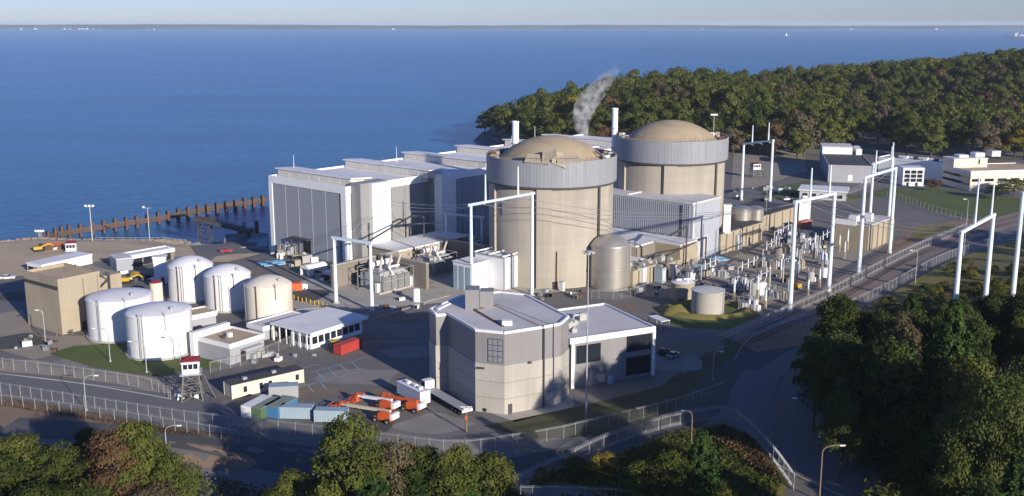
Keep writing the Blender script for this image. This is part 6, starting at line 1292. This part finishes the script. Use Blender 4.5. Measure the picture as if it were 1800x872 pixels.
# foreground trees: (px of crown centre, py of crown top, radius px, height m, kind)
FG = [(20, 765, 60, 15, 'near', 'olive', 'olive green tree at the left end of the bottom tree group'), (-30, 800, 70, 15, 'near', 'green', 'dark green tree cut by the bottom left corner'), (48, 778, 38, 13, 'near', 'brown', 'brownish thin tree beside the olive tree at the bottom left'), (105, 785, 50, 14, 'near', 'green', 'dark green tree left of the reddish-brown tree at the bottom left'),
      (148, 752, 26, 11, 'near', 'olive', 'small olive tree peeping out over the bare bank at the bottom left'), (205, 755, 62, 18, 'near', 'rust', 'tall reddish-brown tree at the centre of the bottom left group'), (240, 742, 55, 19, 'near', 'olive', 'tall olive tree whose crown rises behind the reddish-brown tree'), (285, 795, 50, 15, 'near', 'olive', 'light olive tree at the right end of the bottom left group'), (150, 850, 70, 12, 'near', 'green', 'dark low tree at the bottom edge below the reddish-brown tree'), (270, 850, 50, 12, 'near', 'brown', 'brown low tree at the bottom edge below the light olive tree'), (60, 850, 70, 12, 'near', 'green', 'dark low tree at the bottom edge below the olive tree'),
      (610, 735, 62, 20, 'near', 'olive', 'tall round olive tree standing highest in the bottom centre group'), (590, 800, 40, 13, 'near', 'green', 'dark green tree under the tall round olive tree'), (690, 775, 52, 16, 'near', 'brown', 'brown-leaved tree right of the tall round olive tree'), (745, 785, 50, 15, 'near', 'green', 'dark green tree between the brown-leaved tree and the yellow-green one'), (800, 785, 45, 16, 'near', 'olive', 'yellow-green tree in front of the utility pole'), (855, 798, 55, 15, 'near', 'olive', 'broad olive bushy tree at the right end of the bottom centre group'), (650, 830, 60, 13, 'near', 'pine', 'dark pine at the bottom edge below the tall round olive tree'), (740, 830, 62, 12, 'near', 'pine', 'bright-topped pine at the bottom edge in the middle of the centre group'), (825, 825, 58, 13, 'near', 'pine', 'pine at the bottom edge below the broad olive bushy tree'), (885, 848, 35, 9, 'near', 'green', 'small green tree at the bottom edge ending the centre group'), (520, 830, 42, 10, 'near', 'olive', 'low olive tree at the left end of the bottom centre group'), (480, 858, 35, 8, 'near', 'green', 'low dark tree at the bottom edge left of the centre group'), (570, 858, 50, 9, 'near', 'green', 'dark low tree at the bottom edge below the low olive tree'),
      (952, 818, 17, 4, 'bush', 'gold', 'small bright yellow bush at the foot of the dry-grass slope'), (1010, 802, 34, 4, 'bush', 'olive', 'olive scrub left of the evergreen on the dry-grass slope'), (1060, 795, 34, 4.5, 'bush', 'gold', 'golden scrub along the razor-coil fence'), (1130, 810, 40, 6, 'bush', 'green', 'dark scrub at the left foot of the evergreen on the slope'), (1235, 762, 58, 19, 'near', 'pine', 'bright green evergreen on the dry-grass slope'), (1180, 795, 62, 17, 'near', 'green', 'dark bushy evergreen left of the bright one on the slope'), (1270, 840, 45, 9, 'near', 'olive', 'olive bush-like tree below the bright evergreen on the slope'), (1150, 850, 60, 9, 'near', 'green', 'dark tree at the bottom edge below the slope scrub'),
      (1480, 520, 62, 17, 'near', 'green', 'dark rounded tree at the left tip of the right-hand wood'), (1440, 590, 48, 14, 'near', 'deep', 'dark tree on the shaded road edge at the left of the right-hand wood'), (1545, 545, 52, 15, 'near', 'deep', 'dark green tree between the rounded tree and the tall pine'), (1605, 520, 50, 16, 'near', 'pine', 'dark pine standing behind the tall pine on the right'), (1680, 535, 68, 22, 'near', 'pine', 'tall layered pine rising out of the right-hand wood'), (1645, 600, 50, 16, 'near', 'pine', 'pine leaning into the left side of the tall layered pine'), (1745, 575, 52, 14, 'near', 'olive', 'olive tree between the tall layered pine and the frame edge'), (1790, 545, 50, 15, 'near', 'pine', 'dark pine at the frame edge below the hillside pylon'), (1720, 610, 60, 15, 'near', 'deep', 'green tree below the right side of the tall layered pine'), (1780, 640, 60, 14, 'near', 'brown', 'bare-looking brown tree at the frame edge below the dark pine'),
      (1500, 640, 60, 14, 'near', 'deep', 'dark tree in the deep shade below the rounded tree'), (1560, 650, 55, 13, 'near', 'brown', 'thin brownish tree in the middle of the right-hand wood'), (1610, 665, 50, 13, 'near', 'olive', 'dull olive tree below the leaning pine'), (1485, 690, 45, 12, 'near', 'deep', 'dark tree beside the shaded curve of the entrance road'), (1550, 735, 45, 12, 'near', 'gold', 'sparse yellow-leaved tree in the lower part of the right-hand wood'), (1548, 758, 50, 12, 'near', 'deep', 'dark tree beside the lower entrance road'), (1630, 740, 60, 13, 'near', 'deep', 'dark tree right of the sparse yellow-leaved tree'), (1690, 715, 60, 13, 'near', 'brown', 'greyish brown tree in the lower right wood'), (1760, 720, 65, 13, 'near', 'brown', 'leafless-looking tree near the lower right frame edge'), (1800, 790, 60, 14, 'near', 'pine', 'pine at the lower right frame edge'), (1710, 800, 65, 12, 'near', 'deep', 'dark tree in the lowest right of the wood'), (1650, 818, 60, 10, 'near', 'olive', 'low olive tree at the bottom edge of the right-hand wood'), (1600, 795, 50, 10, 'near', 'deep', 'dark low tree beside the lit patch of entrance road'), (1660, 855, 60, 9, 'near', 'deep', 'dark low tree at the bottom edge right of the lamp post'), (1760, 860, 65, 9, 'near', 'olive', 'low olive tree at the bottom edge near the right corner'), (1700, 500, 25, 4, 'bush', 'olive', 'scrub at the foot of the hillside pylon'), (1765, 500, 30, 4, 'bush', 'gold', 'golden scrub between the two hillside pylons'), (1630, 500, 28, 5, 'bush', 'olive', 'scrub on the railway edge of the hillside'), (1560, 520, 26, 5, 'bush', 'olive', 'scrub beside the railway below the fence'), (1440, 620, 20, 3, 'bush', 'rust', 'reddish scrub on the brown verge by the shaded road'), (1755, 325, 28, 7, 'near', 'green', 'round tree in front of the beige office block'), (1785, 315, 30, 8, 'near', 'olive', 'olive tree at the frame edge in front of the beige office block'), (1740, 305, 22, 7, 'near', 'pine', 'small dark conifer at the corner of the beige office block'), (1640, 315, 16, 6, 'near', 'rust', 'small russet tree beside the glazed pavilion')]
kk = 0
for px, pt, rp, H, kind, mt, lab in FG:
    if px > 1400 and pt > 480 and kind == 'near': H *= 1.5
    if px < 950 and kind == 'near': H *= 1.12; rp *= 1.28
    zg = 3 if px > 1430 and pt > 480 else 0
    for _ in range(3):
        x, y = G(px, pt, zg+H*.97); zg = hgt(x, y)
    if px > 1400 and pt >= 700 and 133 < .82*x+.57*y < 150 and x < 100:
        H = min(H, 7.5); x, y = G(px, pt, 2+H*.97)
    s = PM(y, zg+H*.6); kk += 1
    tree(x, y, H, max(1.2, rp/s*(.92 if kind != 'bush' else .85)), kind, mt, lab, None, 'bush' if kind == 'bush' else 'tree', 'scrub_bush' if kind == 'bush' else None, k=kk)
# trees behind and beside the camera that throw the long shade over the road and the yard
for (x, y, H, r, mt) in ((48, 122, 25, 8, 'olive'), (30, 114, 25, 8, 'green'), (14, 108, 24, 8, 'green'), (58, 102, 26, 8, 'green'), (0, 118, 22, 7, 'olive'), (36, 92, 26, 8, 'green'), (-22, 112, 20, 7, 'green'), (-44, 116, 20, 7, 'green'), (-92, 132, 20, 7, 'green'), (208, 322, 24, 9, 'green'), (222, 336, 24, 9, 'green'), (104, 138, 26, 8, 'deep'), (118, 128, 26, 9, 'deep'), (132, 118, 27, 9, 'deep'), (236, 318, 24, 9, 'olive'), (228, 350, 25, 9, 'green'), (250, 340, 25, 9, 'green')):
    tree(x, y, H, r, 'near', mt, 'tall tree of the roadside wood just outside the picture, shading the road', 'roadside trees outside the picture')
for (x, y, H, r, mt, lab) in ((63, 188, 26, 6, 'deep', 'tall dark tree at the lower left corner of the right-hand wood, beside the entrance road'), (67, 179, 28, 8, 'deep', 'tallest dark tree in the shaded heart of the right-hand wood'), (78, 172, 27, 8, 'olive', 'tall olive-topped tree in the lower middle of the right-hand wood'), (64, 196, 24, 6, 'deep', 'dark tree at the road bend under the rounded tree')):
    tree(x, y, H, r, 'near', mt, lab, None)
SKX, SKY = [1380, 1405, 1430, 1480, 1545, 1600, 1680, 1750, 1820], [760, 640, 570, 528, 550, 532, 528, 508, 495]
wood_xy = [(t_.location.x, t_.location.y) for t_ in C.objects if t_.get('category') == 'tree']
wr = random.Random(77); nw = 0
for gy_ in np.arange(128, 262, 8.0):
    for gx_ in np.arange(60, 178, 8.0):
        x = gx_ + wr.uniform(-2.5, 2.5); y = gy_ + wr.uniform(-2.5, 2.5); z = hgt(x, y); best = None
        if x < 100 and 133 < .82*x+.57*y < 150: continue
        if any((x-a)**2 + (y-b)**2 < 30 for a, b in wood_xy): continue
        r = wr.uniform(4, 6.2)
        for H in np.arange(27, 9, -1.0):
            H2 = H - wr.uniform(0, 3); dz = z+H2-CAM_H; f = y*cp-dz*sp; px = 900+FPX*x/f; py = 436-FPX*((y*sp+dz*cp)/f); rp = r*FPX/f
            if py > max(np.interp(px-rp*.7, SKX, SKY), np.interp(px, SKX, SKY)) and px-rp > 1375+max(0, (py-640)*.75): best = (H2, px, py); break
        if not best or best[1] > 2050: continue
        if best[1] > 1400 and gx_ < 64 and y < 165: pass
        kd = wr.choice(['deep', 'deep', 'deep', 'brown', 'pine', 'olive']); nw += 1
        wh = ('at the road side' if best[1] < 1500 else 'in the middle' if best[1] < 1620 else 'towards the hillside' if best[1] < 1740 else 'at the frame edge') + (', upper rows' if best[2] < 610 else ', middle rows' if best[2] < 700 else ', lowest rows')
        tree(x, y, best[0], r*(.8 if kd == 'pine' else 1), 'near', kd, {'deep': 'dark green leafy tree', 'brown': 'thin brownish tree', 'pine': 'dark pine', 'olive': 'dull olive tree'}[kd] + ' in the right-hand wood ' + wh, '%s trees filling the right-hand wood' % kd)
for (x, y) in ((78, 148), (67, 137), (88, 146), (92, 136)):
    tree(x, y, 34, 7, 'tall', 'deep', 'tall high-crowned tree at the edge of the picture by the right-hand wood', 'high-crowned trees at the picture edge')  # added to shade the faceted building, crowns raised to keep the slope sunlit
hb = random.Random(12); nb_ = 0
while nb_ < 34:
    px, py = hb.uniform(1560, 1840), hb.uniform(425, 545)
    if py < np.interp(px, [1560, 1680, 1760, 1840], [540, 475, 445, 425]): continue
    x, y = G(px, py, 4); mt = hb.choice(['olive', 'olive', 'gold', 'green', 'brown']); H = hb.uniform(2.2, 5.5)
    tree(x, y, H, H*hb.uniform(.5, .75), 'bush', mt, '%s scrub bush %s' % (ADJ[mt], 'on the slope left of the hillside pylon' if px < 1675 else 'between the legs of the hillside pylon' if px < 1735 else 'right of the hillside pylon') + (', near the railway fence' if py < np.interp(px, [1560, 1680, 1760, 1840], [565, 505, 475, 455]) else ', above the wood'), '%s scrub on the hillside' % ADJ[mt], 'bush', 'scrub_bush'); nb_ += 1
# wood on the ridge
rs = np.random.RandomState(4); cand = []
def inside_cell(x, y): pass
pts = []
gx = np.arange(-60, 720, 14.5); gy = np.arange(622, 1240, 14.5)
X, Y = np.meshgrid(gx, gy); X = (X + rs.uniform(-5.5, 5.5, X.shape)).ravel(); Y = (Y + rs.uniform(-5.5, 5.5, Y.shape)).ravel()
D = shore_dist(X, Y); Z = hgt_np(X, Y); t = X/Y; px = 900+FPX*X/(Y*cp+(CAM_H-Z)*sp)
y0 = np.interp(px, [840, 1000, 1240, 1290, 1400, 1480, 1525, 1590, 1900], [640, 640, 655, 660, 640, 655, 745, 640, 625])
ok = (D > 7) & (Y > y0) & (px > 830) & (px < 1860)
X, Y, Z, px = X[ok], Y[ok], Z[ok], px[ok]
# occlusion by row: keep the front rows as single trees
order = np.argsort(Y); hor = {}
dens = []
def species(x, y):
    n = math.sin(x*.043+1.3)*math.cos(y*.037)+math.sin(x*.11+y*.09)*.5; r = tr.random()
    if n > .65 and r < .3: return 'rust'
    if r < .03: return 'rust'
    if r < .06: return 'gold'
    if r < .5: return 'olive'
    if r < .58: return 'brown'
    if r < .6: return 'pine'
    return 'green' if n < .2 or r > .75 else 'olive'
vis = []
prof = np.full(260, 1e9)                             # highest crown row drawn so far per 4-pixel column (front to back)
for i in order:
    x, y, z = X[i], Y[i], Z[i]; H = tr.uniform(16, 28); r = tr.uniform(6.6, 10.6); dz = z+H-CAM_H
    f = y*cp-dz*sp; py = 436-FPX*((y*sp+dz*cp)/f); p = 900+FPX*x/f; w_ = r*FPX/f
    a, b = int((p-w_-820)//4), int((p+w_-820)//4)+1; a, b = max(a, 0), min(b, 260)
    if a >= b: continue
    gain = float(np.mean(np.clip(prof[a:b]-py, -20, 40)))
    prof[a:b] = np.minimum(prof[a:b], py+3)
    if False: pass
    vis.append((gain, x, y, H, r, p, py))
vis.sort(key=lambda q: -q[0]); NT = 190
for gain, x, y, H, r, p, py in vis[:NT]:
    mt = species(x, y); tree(x, y, H, r if mt != 'pine' else r*.75, 'far', mt, '%s %s %s %s' % (ADJ[mt], 'conifer' if mt == 'pine' else 'broadleaf tree', 'on the skyline' if y > 860 or py < 150 else 'low on the ridge' if y < 705 else 'halfway up the ridge',
        'at the cliff end by the water' if p < 920 else 'left of the steam plume' if p < 1015 else 'between steam plume and farther stack' if p < 1085 else 'behind the farther dome, left half' if p < 1180 else 'behind the farther dome, right half' if p < 1280 else 'above the farthest pylon' if p < 1380 else 'above the grey office block' if p < 1470 else 'in the dark hollow behind the offices' if p < 1580 else 'above the long white-topped office wing' if p < 1680 else 'above the beige office block' if p < 1750 else 'at the right frame edge'), '%s trees on the ridge' % ADJ[mt])
# the rest of the wood: one mass
P = []; N_ = []; S = []; Tn = []; 
for gain, x, y, H, r, p, py in vis[NT:]:
    z = hgt(x, y); k = 150; d = rs.normal(size=(k, 3)); d /= np.linalg.norm(d, axis=1, keepdims=True); d[:, 2] = np.abs(d[:, 2])*1.2-.35
    P.append(np.array([x, y, z+H*.6])+d*np.array([r, r, H*.4])*rs.uniform(.75, 1.05, (k, 1))); N_.append(d+rs.normal(size=(k, 3))*.5+np.array([0, 0, .2])); Tn.append(np.full(k, rs.uniform(0, .8))+rs.uniform(0, .2, k))
me = leaf_mesh('woodland', np.concatenate(P), np.concatenate(N_), 1.3, np.concatenate(Tn), LEAF['olive'], rs); inst('woodland', me, kind='stuff')
# undergrowth: rough grass tufts and scrub leaves on the slopes (uncountable)
def tufts(name, poly, n, size, mat, hmax=1.2, seed=1):
    rs = np.random.RandomState(seed); p = np.array(poly); mn, mx = p.min(0), p.max(0); Q = []
    while sum(len(a) for a in Q) < n:
        c = rs.uniform(mn, mx, (n*2, 2)); ins = np.zeros(len(c), bool)
        for i in range(len(p)):
            a, b = p[i], p[(i+1) % len(p)]; ins ^= ((a[1] > c[:, 1]) != (b[1] > c[:, 1])) & (c[:, 0] < (b[0]-a[0])*(c[:, 1]-a[1])/((b[1]-a[1]) or 1e-9)+a[0])
        Q.append(c[ins])
    c = np.concatenate(Q)[:n]; z = hgt_np(c[:, 0], c[:, 1])+.2+rs.uniform(0, 1, n)**2*hmax
    nor = rs.normal(size=(n, 3)); clump = .5+.5*np.sin(c[:, 0]*.7+np.cos(c[:, 1]*.6)*2)*np.cos(c[:, 1]*.5)
    inst(name, leaf_mesh(name, np.column_stack([c, z]), nor, size, clump*.8+rs.uniform(0, .3, n), LEAF[mat], rs), kind='stuff')
slope = [G(1275, 750), G(1325, 775), G(1375, 845), G(1360, 890), G(1150, 890), G(1000, 838), G(925, 835), G(965, 818), G(1080, 802), G(1180, 765)]
tufts('dry_grass', slope, 16000, .28, 'olive', .8, 2)
tufts('rust_bracken', [G(1265, 752), G(1310, 768), G(1372, 842), G(1340, 838), G(1290, 800), G(1250, 775)], 7000, .26, 'rust', .9, 3)
tufts('hillside_scrub', [(110, 268), (128, 285), (142, 302), (165, 328), (215, 352), (300, 360), (300, 240), (200, 230), (130, 240)], 30000, .42, 'olive', 1.4, 4)
tufts('wood_undergrowth', [(72, 236), (92, 262), (112, 270), (150, 250), (230, 250), (230, 130), (100, 140), (82, 172), (70, 196), (66, 215)], 26000, .45, 'green', 1.6, 5)
tufts('bank_scrub', [(-112, 194), (-60, 186), (-38, 178), (-10, 172), (20, 176), (40, 190), (42, 150), (-112, 150)], 16000, .4, 'green', 1.2, 6)
tufts('bank_weeds', P0((-60, 694), (60, 708), (200, 733), (330, 755), (420, 772), (300, 765), (150, 738), (0, 715)), 5000, .16, 'rust', .4, 7)
# ================================================================ steam
def steam():
    q = MB(); bx, by = (1026-900)/PM(520, 28), 520
    path = [(0, 0, 24, 2.2), (-1.0, 0, 30, 3.4), (-1.0, 0, 36, 4.8), (1, 1, 42, 6.2), (4, 1, 47, 6.8), (8, 2, 52, 6), (12, 2, 57, 4.5), (16, 2, 61, 2.6)]
    P = []; n = 20
    for (x, y, z, r) in [(path[0][0], path[0][1], 23, .05)] + path + [(18, 2, 65, .05)]:
        for i in range(n): a = 2*PI*i/n; P.append((x+r*math.cos(a), y+r*math.sin(a), z))
    q._a(P, [(j*n+i, j*n+(i+1) % n, (j+1)*n+(i+1) % n, (j+1)*n+i) for j in range(len(path)+1) for i in range(n)], 0)
    m = bpy.data.materials.new('steam'); m.use_nodes = True; t = m.node_tree; N = t.nodes; L = t.links; N.remove(N['Principled BSDF'])
    v = N.new('ShaderNodeVolumePrincipled'); v.inputs['Color'].default_value = (.95, .96, .98, 1); v.inputs['Anisotropy'].default_value = -.25
    tc = N.new('ShaderNodeTexCoord'); n1 = N.new('ShaderNodeTexNoise'); n1.inputs['Scale'].default_value = .3; n1.inputs['Detail'].default_value = 6; L.new(tc.outputs['Object'], n1.inputs['Vector'])
    cr = N.new('ShaderNodeMapRange'); cr.inputs[1].default_value = .4; cr.inputs[2].default_value = .72; cr.inputs[3].default_value = 0; cr.inputs[4].default_value = .15; L.new(n1.outputs['Fac'], cr.inputs[0])
    sx = N.new('ShaderNodeSeparateXYZ'); L.new(tc.outputs['Object'], sx.inputs[0]); fz = N.new('ShaderNodeMapRange'); fz.inputs[1].default_value = 26; fz.inputs[2].default_value = 62; fz.inputs[3].default_value = 1.25; fz.inputs[4].default_value = .12; L.new(sx.outputs[2], fz.inputs[0])
    mu = N.new('ShaderNodeMath'); mu.operation = 'MULTIPLY'; L.new(cr.outputs[0], mu.inputs[0]); L.new(fz.outputs[0], mu.inputs[1]); L.new(mu.outputs[0], v.inputs['Density']); L.new(v.outputs[0], N['Material Output'].inputs['Volume'])
    o = q.build('steam_plume', m, None, loc=(bx, by, 0), kind='stuff')
    o['label'] = 'thin white steam plume rising behind the torn dome'
steam()
# ================================================================ haze: one closed box of thin air round the camera and everything below the sky
q = MB(); q.box(-24000, 24000, -3200, 26000, -30, 92)
hm = bpy.data.materials.new('haze'); hm.use_nodes = True; t = hm.node_tree; t.nodes.remove(t.nodes['Principled BSDF'])
v = t.nodes.new('ShaderNodeVolumePrincipled'); v.inputs['Color'].default_value = (.75, .87, 1, 1); v.inputs['Density'].default_value = 4e-5; v.inputs['Anisotropy'].default_value = .0
t.links.new(v.outputs[0], t.nodes['Material Output'].inputs['Volume'])
q.build('haze', hm, None, kind='stuff')
